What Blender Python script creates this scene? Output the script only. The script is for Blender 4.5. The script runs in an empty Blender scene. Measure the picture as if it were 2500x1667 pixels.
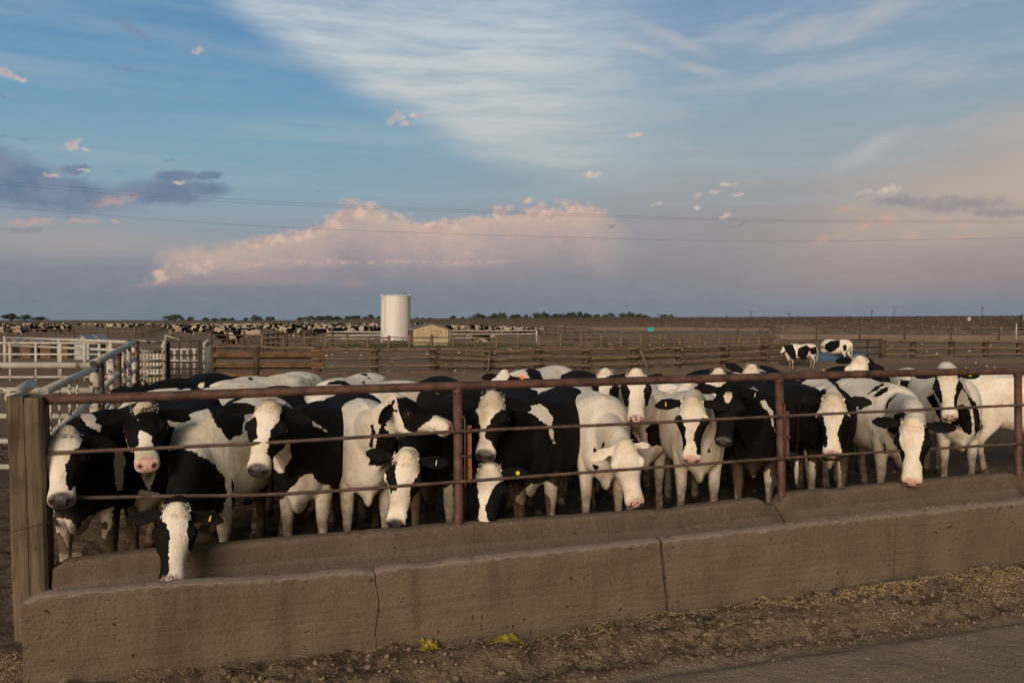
import bpy, bmesh, math, random
import numpy as np
from mathutils import Vector, Matrix, noise as mnoise, kdtree
SC = bpy.context.scene
COL = SC.collection
R = math.radians
random.seed(7)

# ------------------------------------------------------------------ camera
FPX = 2000.0                       # focal length in pixels of the 2500 px wide photograph
PITCH = math.atan(52.5 / FPX)
CAMZ = 2.2
cam_data = bpy.data.cameras.new('camera')
cam_data.sensor_width = 36.0
cam_data.lens = FPX / 2500.0 * 36.0
cam_data.clip_end = 20000.0
cam = bpy.data.objects.new('camera', cam_data)
cam.location = (0, 0, CAMZ)
cam.rotation_euler = (math.pi / 2 - PITCH, 0, 0)
COL.objects.link(cam)
SC.camera = cam
SC.view_settings.view_transform = 'Standard'
SC.view_settings.look = 'None'
SC.view_settings.gamma = 1.0
SC.view_settings.use_curve_mapping = False
SC.view_settings.exposure = 0.0
# ------------------------------------------------------------------ places
def ray(x, y):
    a = (x - 1250.0) / FPX
    b = -(y - 833.5) / FPX
    return np.array([a, math.cos(PITCH) + b * math.sin(PITCH), -math.sin(PITCH) + b * math.cos(PITCH)])
CAM = np.array([0, 0, CAMZ])
TH = math.atan(FPX / 6177.0)
FD = np.array([math.cos(TH), math.sin(TH)])       # direction along the bunk fence
FN = np.array([-math.sin(TH), math.cos(TH)])      # into the pen
FP0 = np.array([-3.3416, 5.6734])                 # foot of the wooden corner post
GZ = 0.00                                         # level of the pen floor
def fpt(s, off, z):                               # metres along the fence, metres behind it, height
    q = FP0 + FD * s + FN * off
    return Vector((q[0], q[1], z))
def on_fence(x, y, off=0.0):
    r = ray(x, y)
    t = (FP0 @ FN + off) / (r[:2] @ FN)
    return Vector(CAM + r * t)
def at_y(x, y, Y):
    r = ray(x, y)
    return Vector(CAM + r * (Y / r[1]))
def at_z(x, y, z):
    r = ray(x, y)
    return Vector(CAM + r * ((z - CAMZ) / r[2]))
def to_px(P):                                     # N x 3 -> pixel coordinates and depth
    q = np.asarray(P) - CAM
    c, s = math.cos(PITCH), math.sin(PITCH)
    dz = q[:, 1] * c - q[:, 2] * s
    up = q[:, 1] * s + q[:, 2] * c
    return 1250 + FPX * q[:, 0] / dz, 833.5 - FPX * up / dz, dz

# ------------------------------------------------------------------ objects
def tag(o, label=None, cat=None, group=None, kind=None):
    if label: o['label'] = label
    if cat: o['category'] = cat
    if group: o['group'] = group
    if kind: o['kind'] = kind
    return o
def empty(name, loc, label, cat, group=None):
    o = bpy.data.objects.new(name, None)
    o.location = loc
    o.empty_display_size = 0.1
    COL.objects.link(o)
    return tag(o, label, cat, group)
def link(name, me, parent=None, world=True):
    o = bpy.data.objects.new(name, me)
    COL.objects.link(o)
    if parent is not None:
        o.parent = parent
        if world:
            # geometry is written in world coordinates: undo the parent's own placement
            pm = Matrix.LocRotScale(parent.location, parent.rotation_euler, parent.scale)
            if parent.parent is not None:
                g = parent.parent
                pm = Matrix.LocRotScale(g.location, g.rotation_euler, g.scale) @ parent.matrix_parent_inverse @ pm
            o.matrix_parent_inverse = pm.inverted()
    return o
def copy_tree(o, parent=None):
    c = o.copy(); COL.objects.link(c)
    if parent is not None: c.parent = parent
    for ch in list(o.children): copy_tree(ch, c)
    return c

class MB:
    """collects shapes and links them as one mesh object"""
    def __init__(s): s.v = []; s.f = []; s.sm = []; s.sharp = None
    def add(s, vs, fs, smooth=False):
        n = len(s.v)
        s.v += [tuple(p) for p in vs]
        s.f += [tuple(i + n for i in f) for f in fs]
        s.sm += [smooth] * len(fs)
    def box(s, c, size, rz=0.0, M=None, jit=0.0):
        hx, hy, hz = [a / 2 for a in size]
        vs = []
        for sx, sy, sz in ((-1,-1,-1),(1,-1,-1),(1,1,-1),(-1,1,-1),(-1,-1,1),(1,-1,1),(1,1,1),(-1,1,1)):
            p = Vector((sx*hx + random.uniform(-jit, jit), sy*hy + random.uniform(-jit, jit), sz*hz + random.uniform(-jit, jit)))
            if M is not None: p = M @ p
            elif rz: p = Matrix.Rotation(rz, 3, 'Z') @ p
            vs.append(p + Vector(c))
        s.add(vs, [(3,2,1,0),(4,5,6,7),(0,1,5,4),(1,2,6,5),(2,3,7,6),(3,0,4,7)])
    def bar(s, a, b, w, h, up=(0,0,1), jit=0.0):
        a = Vector(a); b = Vector(b); d = b - a
        x = d.normalized(); y = Vector(up).cross(x)
        if y.length < 1e-4: y = Vector((0,1,0)).cross(x)
        y.normalize(); z = x.cross(y)
        s.box((a + b) / 2, (d.length, w, h), M=Matrix((x, y, z)).transposed(), jit=jit)
    def tube(s, pts, r, n=10, caps=True, smooth=True, hollow=False):
        pts = [Vector(p) for p in pts]
        m = len(pts)
        rs = r if isinstance(r, (list, tuple)) else [r] * m
        base = len(s.v); ref = None; vs = []
        for i, p in enumerate(pts):
            t = (pts[min(i+1, m-1)] - pts[max(i-1, 0)]).normalized()
            if ref is None: ref = Vector((0,0,1)) if abs(t.z) < 0.9 else Vector((1,0,0))
            u = (ref - t * ref.dot(t)).normalized(); ref = u; w = t.cross(u)
            for k in range(n):
                a = 2 * math.pi * k / n
                vs.append(p + (u * math.cos(a) + w * math.sin(a)) * rs[i])
        fs = [(i*n + k, i*n + (k+1) % n, (i+1)*n + (k+1) % n, (i+1)*n + k) for i in range(m-1) for k in range(n)]
        s.add(vs, fs, smooth)
        if caps:
            s.f.append(tuple(base + k for k in reversed(range(n)))); s.sm.append(False)
            s.f.append(tuple(base + (m-1)*n + k for k in range(n))); s.sm.append(False)
    def mesh(s, name, mat=None, sharp=None):
        me = bpy.data.meshes.new(name)
        me.from_pydata(s.v, [], s.f)
        me.polygons.foreach_set('use_smooth', s.sm)
        if mat: me.materials.append(mat)
        me.update()
        if s.sharp: me.set_sharp_from_angle(angle=R(s.sharp))
        return me
    def build(s, name, mat, parent=None):
        return link(name, s.mesh(name, mat), parent)

# ------------------------------------------------------------------ node helpers
class NT:
    def __init__(s, tree): s.t = tree; s.n = tree.nodes; s.l = tree.links
    def node(s, typ, **kw):
        n = s.n.new(typ)
        for k, v in kw.items():
            if k == 'inp':
                for a, b in v.items():
                    if hasattr(b, 'is_output') or isinstance(b, bpy.types.NodeSocket): s.l.new(b, n.inputs[a])
                    else: n.inputs[a].default_value = b
            else: setattr(n, k, v)
        return n
    def math(s, op, a, b=0.0, c=None, clamp=False):
        n = s.node('ShaderNodeMath', operation=op, use_clamp=clamp)
        for i, v in enumerate((a, b) if c is None else (a, b, c)):
            if isinstance(v, bpy.types.NodeSocket): s.l.new(v, n.inputs[i])
            else: n.inputs[i].default_value = v
        return n.outputs[0]
    def mix(s, fac, a, b, blend='MIX'):
        n = s.node('ShaderNodeMix', data_type='RGBA', blend_type=blend)
        for i, v in ((0, fac), (6, a), (7, b)):
            if isinstance(v, bpy.types.NodeSocket): s.l.new(v, n.inputs[i])
            else: n.inputs[i].default_value = v if i == 0 else (tuple(v) + (1,))[:4]
        return n.outputs[2]
    def noise(s, vec, scale, detail=4, rough=0.55, dist=0.0, off=None):
        n = s.node('ShaderNodeTexNoise', inp={'Scale': scale, 'Detail': detail, 'Roughness': rough, 'Distortion': dist})
        if vec is not None: s.l.new(vec, n.inputs['Vector'])
        return n.outputs['Fac']
    def map(s, v, a, b, c=0.0, d=1.0, smooth=True):
        n = s.node('ShaderNodeMapRange', interpolation_type='SMOOTHSTEP' if smooth else 'LINEAR')
        for i, q in enumerate((v, a, b, c, d)):
            if isinstance(q, bpy.types.NodeSocket): s.l.new(q, n.inputs[i])
            else: n.inputs[i].default_value = q
        return n.outputs[0]
    def scale(s, vec, sc, loc=(0, 0, 0)):
        n = s.node('ShaderNodeMapping', inp={'Scale': sc, 'Location': loc})
        s.l.new(vec, n.inputs['Vector'])
        return n.outputs[0]
def new_mat(name):
    m = bpy.data.materials.new(name); m.use_nodes = True
    t = NT(m.node_tree); t.n.clear()
    out = t.node('ShaderNodeOutputMaterial'); b = t.node('ShaderNodeBsdfPrincipled')
    t.l.new(b.outputs[0], out.inputs[0])
    b.inputs['Roughness'].default_value = 0.85
    if 'Specular IOR Level' in b.inputs: b.inputs['Specular IOR Level'].default_value = 0.25
    return m, t, b
def bump(t, b, h, strength=0.4, dist=0.01):
    n = t.node('ShaderNodeBump', inp={'Strength': strength, 'Distance': dist})
    t.l.new(h, n.inputs['Height']); t.l.new(n.outputs[0], b.inputs['Normal'])
def gcoord(t, obj=False):
    if obj: return t.node('ShaderNodeTexCoord').outputs['Object']
    return t.node('ShaderNodeNewGeometry').outputs['Position']
# ------------------------------------------------------------------ sky and sun
SUN_EL, SUN_AZ = R(22), R(196)            # the low evening sun stands behind the camera, a little to its left
world = bpy.data.worlds.new('World'); SC.world = world; world.use_nodes = True
def build_sky():
    t = NT(world.node_tree); t.n.clear()
    out = t.node('ShaderNodeOutputWorld'); bg = t.node('ShaderNodeBackground', inp={'Strength': 0.1})
    sky = t.node('ShaderNodeTexSky', sky_type='NISHITA', sun_disc=False, sun_elevation=R(6), sun_rotation=SUN_AZ, air_density=1.2, dust_density=2.0)
    d = t.node('ShaderNodeTexCoord').outputs['Generated']
    sp = t.node('ShaderNodeSeparateXYZ'); t.l.new(d, sp.inputs[0])
    x, y, z = sp.outputs
    DEG = 180 / math.pi
    az = t.math('MULTIPLY', t.math('ARCTAN2', x, y), DEG)
    el = t.math('MULTIPLY', t.math('ARCSINE', t.math('MINIMUM', t.math('MAXIMUM', z, -1.0), 1.0)), DEG)
    cmb = t.node('ShaderNodeCombineXYZ'); t.l.new(az, cmb.inputs[0]); t.l.new(el, cmb.inputs[1])
    P = cmb.outputs[0]
    def lin(c):
        return tuple(((v/255)/12.92 if v/255 <= .04045 else ((v/255+.055)/1.055)**2.4) for v in c)
    def ae(px, py):
        r = ray(px, py); r = r/np.linalg.norm(r)
        return math.degrees(math.atan2(r[0], r[1])), math.degrees(math.asin(r[2]))
    def warp(sc, amp, stretch=(1, 1, 1), detail=5, rough=.6, loc=(0, 0, 0)):
        n = t.node('ShaderNodeTexNoise', inp={'Scale': sc, 'Detail': detail, 'Roughness': rough})
        t.l.new(t.scale(P, stretch, loc), n.inputs['Vector'])
        sc_ = t.node('ShaderNodeSeparateColor'); t.l.new(n.outputs['Color'], sc_.inputs[0])
        cb = t.node('ShaderNodeCombineXYZ'); t.l.new(sc_.outputs[0], cb.inputs[0]); t.l.new(sc_.outputs[1], cb.inputs[1])
        v = t.node('ShaderNodeVectorMath', operation='SUBTRACT'); t.l.new(cb.outputs[0], v.inputs[0]); v.inputs[1].default_value = (.5, .5, .5)
        s = t.node('ShaderNodeVectorMath', operation='MULTIPLY'); t.l.new(v.outputs[0], s.inputs[0]); s.inputs[1].default_value = amp if isinstance(amp, tuple) else (amp, amp, 0)
        a = t.node('ShaderNodeVectorMath', operation='ADD'); t.l.new(P, a.inputs[0]); t.l.new(s.outputs[0], a.inputs[1])
        return a.outputs[0]
    def blob(v, px, py, rx, ry, rot=0.0, soft=1.0):
        """1 inside an ellipse (pixels of the photo turned into degrees), 0 outside"""
        a, e = ae(px, py); k = 1/35.0
        m = t.node('ShaderNodeMapping', vector_type='TEXTURE', inp={'Location': (a, e, 0), 'Rotation': (0, 0, R(rot)), 'Scale': (rx*k, ry*k, 1)})
        t.l.new(v, m.inputs['Vector'])
        ln = t.node('ShaderNodeVectorMath', operation='LENGTH'); t.l.new(m.outputs[0], ln.inputs[0])
        return t.map(ln.outputs['Value'], 1.0, 1.0 - soft)
    pn = t.noise(t.scale(P, (1, 1.25, 1), (3, 1, 0)), 1.7, 7, .66)
    def puff(v, items, k=1.7, lo=-.02, hi=.50):
        """ragged cloud scraps: soft ellipses eaten into by noise"""
        r = None
        for it in items:
            b = blob(v, *(it[:5] + (1.0,)))
            r = b if r is None else t.math('MAXIMUM', r, b)
        e = t.math('ADD', r, t.math('MULTIPLY', t.math('SUBTRACT', pn, .56), k))
        return t.math('MULTIPLY', t.map(e, lo, hi), t.map(r, 0, .25))
    def union(v, items):
        r = None
        for it in items:
            b = blob(v, *it)
            r = b if r is None else t.math('MAXIMUM', r, b)
        return r
    def ramp(v, stops):
        n = t.node('ShaderNodeValToRGB'); cr = n.color_ramp
        while len(cr.elements) > 1: cr.elements.remove(cr.elements[0])
        for i, (p, c) in enumerate(stops):
            e = cr.elements[0] if i == 0 else cr.elements.new(p)
            e.position = p; e.color = lin(c) + (1,)
        t.l.new(v, n.inputs[0]); return n.outputs[0]
    def curve(v, lo, hi, pts):
        """pts: (pixel x, pixel y) of an outline -> elevation of that outline as a function of azimuth"""
        n = t.node('ShaderNodeFloatCurve')
        c = n.mapping.curves[0]
        q = [ae(*p) for p in pts]
        q = [((a-lo)/(hi-lo), e/25.0) for a, e in q]
        c.points[0].location = q[0]; c.points[1].location = q[-1]
        for a in q[1:-1]: c.points.new(*a)
        n.mapping.update()
        t.l.new(t.map(v, lo, hi, smooth=False), n.inputs['Value'])
        return t.math('MULTIPLY', n.outputs[0], 25.0)
    e1 = t.map(el, 0.0, 40.0, smooth=False)
    left = ramp(e1, [(0, (116, 127, 141)), (.04, (119, 128, 142)), (.085, (128, 135, 148)), (.125, (140, 148, 158)), (.165, (142, 156, 170)), (.21, (134, 163, 180)), (.28, (124, 163, 184)), (.36, (110, 155, 186)), (.46, (92, 142, 183)), (.58, (76, 126, 174)), (1, (50, 95, 150))])
    right = ramp(e1, [(0, (118, 129, 142)), (.03, (124, 131, 143)), (.08, (138, 134, 143)), (.15, (152, 144, 147)), (.22, (156, 157, 160)), (.30, (148, 164, 174)), (.40, (136, 162, 182)), (.50, (122, 152, 182)), (.58, (108, 142, 180)), (1, (60, 105, 160))])
    lw = t.noise(t.scale(P, (.05, .05, 1)), 1.0, 2)
    base = t.mix(t.map(t.math('ADD', az, t.math('MULTIPLY', lw, 8.0)), -14, 24), left, right)
    # thin level haze streaks
    hs = t.noise(t.scale(P, (.045, .55, 1)), 1.0, 3, .5)
    base = t.mix(t.math('MULTIPLY', t.math('MULTIPLY', t.map(hs, .42, .72), t.map(el, 3.0, 9.0)), .42), base, lin((158, 178, 190)))
    # ---- the large sheet of rippled cirrus
    wc = warp(.10, (3.2, 1.6, 0), (1, 1.6, 1), 4, .55)
    sx = t.node('ShaderNodeSeparateXYZ'); t.l.new(wc, sx.inputs[0])
    edge = curve(sx.outputs[0], -22, 12, [(480, -40), (620, 75), (800, 190), (960, 290), (1100, 370), (1250, 420), (1400, 455), (1600, 480), (1720, 490)])
    dl = t.math('SUBTRACT', sx.outputs[1], edge)
    sheet = t.math('MULTIPLY', t.map(dl, -.7, 2.4), t.map(az, 13.5, 0.5))
    rot = t.node('ShaderNodeMapping', inp={'Rotation': (0, 0, R(14)), 'Scale': (.13, 1.0, 1)}); t.l.new(warp(.25, (1.2, .8, 0)), rot.inputs['Vector'])
    rip = t.noise(rot.outputs[0], 1.05, 5, .58)
    rot2 = t.node('ShaderNodeMapping', inp={'Rotation': (0, 0, R(-4)), 'Scale': (.32, 4.2, 1)}); t.l.new(warp(.4, (.8, .3, 0)), rot2.inputs['Vector'])
    rip2 = t.noise(rot2.outputs[0], .8, 3, .5)
    tex = t.math('ADD', t.map(rip, .28, .68), t.math('MULTIPLY', t.math('SUBTRACT', rip2, .5), 1.0))
    dens = t.math('MULTIPLY', sheet, t.math('ADD', t.math('MULTIPLY', tex, .48), .56), clamp=True)
    dens = t.math('MULTIPLY', dens, t.map(el, 24, 17.5, .5, 1.0))
    col = t.mix(dens, base, ramp(e1, [(0, (186, 186, 184)), (.22, (186, 191, 192)), (.4, (198, 204, 206)), (.55, (194, 205, 214))]))
    # ---- wisps over the right half
    rot3 = t.node('ShaderNodeMapping', inp={'Rotation': (0, 0, R(24)), 'Scale': (.09, .5, 1)}); t.l.new(warp(.12, (3, 2, 0)), rot3.inputs['Vector'])
    w1 = t.noise(rot3.outputs[0], 1.0, 6, .6)
    rot4 = t.node('ShaderNodeMapping', inp={'Rotation': (0, 0, R(-28)), 'Scale': (.08, .38, 1), 'Location': (5, 3, 0)}); t.l.new(warp(.12, (3, 2, 0)), rot4.inputs['Vector'])
    w2 = t.noise(rot4.outputs[0], 1.0, 6, .6)
    ww = t.math('MULTIPLY', t.map(az, -2, 8), t.math('MAXIMUM', t.math('MULTIPLY', t.map(w1, .45, .72), t.map(az, 20, 8)), t.math('MULTIPLY', t.map(w2, .45, .7), t.map(az, 6, 16))))
    ww = t.math('MULTIPLY', ww, t.map(el, 6, 12))
    col = t.mix(t.math('MULTIPLY', ww, .62), col, ramp(e1, [(.1, (180, 165, 160)), (.28, (178, 178, 178)), (.5, (180, 188, 200))]))
    ws = warp(.5, (1.4, 1.0, 0), (.7, 1, 1), 5)
    wb = union(ws, [(1640, 95, 160, 24, -24, 1.), (1560, 118, 110, 16, -20, 1.), (1960, 80, 150, 40, 14, 1.), (2130, 40, 220, 40, 20, 1.), (2120, 365, 150, 32, 24, 1.), (1700, 165, 120, 18, -20, 1.)])
    col = t.mix(t.math('MULTIPLY', wb, .55), col, lin((188, 186, 188)))
    def shade(c):
        k = t.node('ShaderNodeVectorMath', operation='SCALE'); t.l.new(c, k.inputs[0]); k.inputs['Scale'].default_value = 10.0
        g = t.node('ShaderNodeBackground', inp={'Strength': 0.1}); t.l.new(k.outputs[0], g.inputs['Color'])
        return g.outputs[0]
    def flat(c):
        return t.node('ShaderNodeBackground', inp={'Strength': 1.0, 'Color': tuple(c) + (1,)}).outputs[0]
    def lay(fac, lower, c):
        m = t.node('ShaderNodeMixShader'); t.l.new(fac, m.inputs[0]); t.l.new(lower, m.inputs[1])
        t.l.new(flat(c) if isinstance(c, tuple) else shade(c), m.inputs[2])
        return m.outputs[0]
    sh = shade(col)
    # warm veil low on the right
    wv = t.math('MULTIPLY', blob(warp(.15, (5, 2.5, 0), (1, 1.5, 1)), 2560, 440, 760, 210, 14, .9), .82)
    sh = lay(wv, sh, lin((190, 170, 156)))
    sh = lay(t.math('MULTIPLY', blob(warp(.15, (5, 1.5, 0)), 2450, 660, 700, 90, 0, 1.), .5), sh, lin((158, 134, 134)))
    # pale peach band left
    sh = lay(t.math('MULTIPLY', blob(warp(.15, (5, 1.0, 0)), 200, 590, 520, 65, 0, 1.), .55), sh, lin((172, 162, 158)))
    # ---- the bank of evening cumulus low in the middle
    wq = warp(1.3, (1.0, .75, 0), (1, 1.2, 1), 6, .62)
    sq = t.node('ShaderNodeSeparateXYZ'); t.l.new(wq, sq.inputs[0])
    big = warp(.35, (1.8, 1.0, 0), (1, 1, 1), 3, .5, (7, 2, 0))
    sb = t.node('ShaderNodeSeparateXYZ'); t.l.new(big, sb.inputs[0])
    top = curve(sq.outputs[0], -30, 15, [(-70, 700), (340, 675), (395, 600), (520, 588), (640, 572), (720, 556), (800, 530), (850, 495), (900, 500), (960, 520), (1080, 540), (1180, 525), (1250, 520), (1320, 505), (1390, 500), (1470, 520), (1540, 555), (1620, 620), (1800, 720)])
    dt = t.math('SUBTRACT', top, sq.outputs[1])           # degrees below the outline
    dt = t.math('ADD', dt, t.math('MULTIPLY', t.math('SUBTRACT', pn, .5), t.map(az, -20, -11, .5, 1.5)))
    dt = t.math('ADD', dt, t.math('MULTIPLY', t.math('SUBTRACT', t.noise(t.scale(P, (1, 1.6, 1), (11, 4, 0)), .32, 3, .5), .5), 2.6))
    bank = t.math('MULTIPLY', t.map(t.math('DIVIDE', dt, t.map(az, -20, -10, 1.4, .75)), -.1, .75), t.map(el, 1.6, 4.2))
    bank = t.math('MULTIPLY', bank, t.math('MULTIPLY', t.map(az, -24.5, -21.5), t.map(az, 9.2, 4.5)))
    lump = t.noise(t.scale(wq, (1, 1.3, 1), (0, 0, 3)), .9, 5, .6)
    bc = ramp(t.map(dt, 0, 5.0, smooth=False), [(0, (222, 188, 168)), (.10, (208, 177, 161)), (.28, (192, 169, 160)), (.5, (176, 157, 156)), (.78, (152, 143, 149)), (1, (134, 134, 146))])
    bc = t.mix(t.math('MULTIPLY', t.map(lump, .5, .75), t.map(dt, .1, 1.2, .5, .12)), bc, lin((148, 138, 150)))
    sh = lay(t.math('MULTIPLY', t.math('MULTIPLY', bank, t.map(lump, .3, .6, .72, 1.0)), .96), sh, bc)
    heads = puff(warp(1.6, (.75, .6, 0), (1, 1, 1), 5, .6, (3, 1, 0)), [(895, 512, 90, 34, 8), (830, 540, 120, 34, 22), (740, 572, 110, 26, 16), (960, 530, 70, 22, 0), (1222, 518, 54, 36, 30), (1325, 522, 84, 40, 0), (1405, 512, 54, 26, 0), (1460, 518, 34, 16, 0), (1085, 548, 130, 26, 8), (1290, 492, 30, 15, 20), (860, 495, 60, 16, 0), (410, 668, 90, 34, 18), (500, 652, 70, 26, 10), (640, 590, 120, 22, 14)], 2.0, .05, .95)
    hl = t.noise(t.scale(P, (1, 1.2, 1), (0, .35, 0)), 1.1, 4, .55)
    sh = lay(t.math('MULTIPLY', heads, .72), sh, t.mix(t.map(hl, .40, .62), lin((184, 158, 152)), lin((228, 194, 174))))
    thin = union(warp(2.2, (.8, .35, 0), (1, 1, 1), 5, .62, (1, 5, 0)), [(780, 640, 170, 9, 0, .8), (960, 640, 140, 8, 0, .9), (1150, 641, 150, 8, 2, .8), (640, 645, 90, 10, 5, .9)])
    sh = lay(t.math('MULTIPLY', t.math('MULTIPLY', thin, t.map(pn, .42, .62)), .8), sh, lin((208, 170, 156)))
    under = union(warp(.8, (1.2, .4, 0)), [(820, 664, 230, 18, 0, .9), (1150, 668, 260, 20, 0, 1.)])
    sh = lay(t.math('MULTIPLY', under, .45), sh, lin((144, 133, 146)))
    pink = union(warp(.8, (1.2, .5, 0)), [(640, 680, 260, 22, 0, 1.), (860, 690, 60, 20, 0, 1.), (420, 690, 120, 14, 5, 1.)])
    sh = lay(t.math('MULTIPLY', pink, .4), sh, lin((176, 142, 146)))
    # ---- slate blue clouds on the left
    wd = warp(.9, (1.5, .95, 0), (.8, 1.2, 1), 5, .6, (2, 0, 0))
    dk = union(wd, [(20, 440, 190, 75, -14, .55), (120, 470, 230, 50, -4, .6), (400, 470, 130, 38, 3, .55), (430, 432, 70, 17, 6, .5), (505, 430, 40, 14, 8, .5), (490, 462, 90, 22, 0, .7), (-60, 400, 120, 60, 0, .6), (180, 412, 40, 14, 10, .6)])
    dkc = t.mix(t.map(t.noise(wd, .5, 3), .35, .65), lin((92, 112, 146)), lin((116, 128, 156)))
    sh = lay(t.math('MULTIPLY', dk, .8), sh, dkc)
    dk2 = puff(wd, [(10, 335, 40, 9, 0, .7), (70, 340, 50, 9, 0, .7), (10, 240, 30, 10, -20, .7), (415, 392, 28, 10, 0, .8), (770, 468, 12, 6, 0, .8), (290, 420, 22, 6, 0, .8), (330, 75, 90, 22, -25, 1.), (320, 170, 60, 8, 0, 1.)], 1.6, .1, 1.2)
    sh = lay(t.math('MULTIPLY', dk2, .6), sh, lin((112, 130, 160)))
    rg = puff(wd, [(2330, 500, 200, 30, -4, .75), (2200, 492, 110, 22, 0, .8), (2450, 520, 160, 18, -4, .8), (1490, 552, 24, 8, 10, .8), (1800, 548, 50, 6, 0, 1.), (60, 560, 70, 14, 0, .8)], 1.4, .0, 1.0)
    sh = lay(t.math('MULTIPLY', rg, .62), sh, lin((128, 128, 142)))
    # ---- small lit puffs
    wp = warp(1.9, (.95, .75, 0), (1, 1.1, 1), 5, .62, (4, 4, 0))
    pf = puff(wp, [(10, 175, 44, 15, -20, .45), (45, 192, 30, 11, -20, .5), (965, 288, 36, 20, 32, .4), (988, 302, 24, 12, 25, .45), (1020, 281, 42, 9, 0, .5), (178, 352, 34, 17, 38, .5), (208, 367, 18, 6, 0, .6), (485, 125, 24, 13, 32, .6), (130, 428, 26, 8, 0, .5), (205, 414, 26, 6, 0, .5), (440, 443, 28, 8, 8, .5),
                   (1548, 330, 40, 9, 3, .5), (1448, 425, 44, 13, 8, .45), (1702, 478, 18, 10, 10, .5), (1745, 468, 24, 9, 10, .6), (1780, 450, 40, 8, 4, .6), (1800, 475, 26, 7, 0, .6), (1702, 508, 18, 10, 0, .6), (2172, 465, 44, 18, 8, .4), (2108, 469, 30, 9, 10, .5), (1605, 500, 30, 7, 0, .7), (1770, 528, 30, 12, 10, .7)], 1.6, .02, .95)
    pc = t.mix(t.map(hl, .40, .66), lin((190, 172, 168)), lin((226, 204, 190)))
    sh = lay(t.math('MULTIPLY', pf, .82), sh, pc)
    pk = puff(wp, [(80, 543, 110, 16, 8, .7), (200, 540, 70, 12, 0, .9), (285, 540, 22, 8, 0, .8), (280, 490, 90, 24, 14, .9), (2070, 510, 60, 26, 0, .7), (2110, 552, 44, 20, 10, .7), (2170, 540, 40, 30, 0, .8), (2005, 585, 44, 16, 30, .7), (2225, 575, 36, 24, 0, .7), (2340, 580, 80, 12, 5, .8), (2355, 552, 34, 10, 5, .7), (2300, 535, 40, 14, 0, .8), (2060, 570, 40, 10, 20, .9)], 1.9, .05, 1.15)
    sh = lay(t.math('MULTIPLY', pk, .6), sh, lin((206, 164, 148)))
    # grain of fine unevenness
    fine = t.noise(t.scale(P, (.5, 1.2, 1)), 1.0, 6, .65)
    sh = lay(t.math('MULTIPLY', t.map(fine, .3, .7), .10), sh, lin((170, 172, 180)))
    # below the horizon the air is as dull as the ground
    sh = lay(t.map(el, -.2, -2.5), sh, lin((70, 62, 56)))
    front = t.math('MULTIPLY', t.math('MULTIPLY', t.map(t.math('ABSOLUTE', az), 62, 40), t.map(el, 50, 32)), .96)
    t.l.new(sky.outputs[0], bg.inputs['Color'])
    m = t.node('ShaderNodeMixShader'); t.l.new(front, m.inputs[0]); t.l.new(bg.outputs[0], m.inputs[1]); t.l.new(sh, m.inputs[2])
    t.l.new(m.outputs[0], out.inputs[0])
build_sky()
try:
    world.cycles.sampling_method = 'MANUAL'; world.cycles.sample_map_resolution = 512
except Exception: pass
sun_data = bpy.data.lights.new('sun', 'SUN'); sun_data.energy = 2.75; sun_data.angle = R(34); sun_data.color = (1.0, .90, .79)
sun = bpy.data.objects.new('sun', sun_data)
sun.rotation_euler = (math.pi/2 - SUN_EL, 0, -(SUN_AZ - math.pi) + 0.0)
COL.objects.link(sun)
# aim: the light travels from the sun's azimuth towards the scene
_sd = Vector((math.sin(SUN_AZ)*math.cos(SUN_EL), math.cos(SUN_AZ)*math.cos(SUN_EL), math.sin(SUN_EL)))
sun.rotation_euler = _sd.to_track_quat('Z', 'Y').to_euler()
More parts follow.
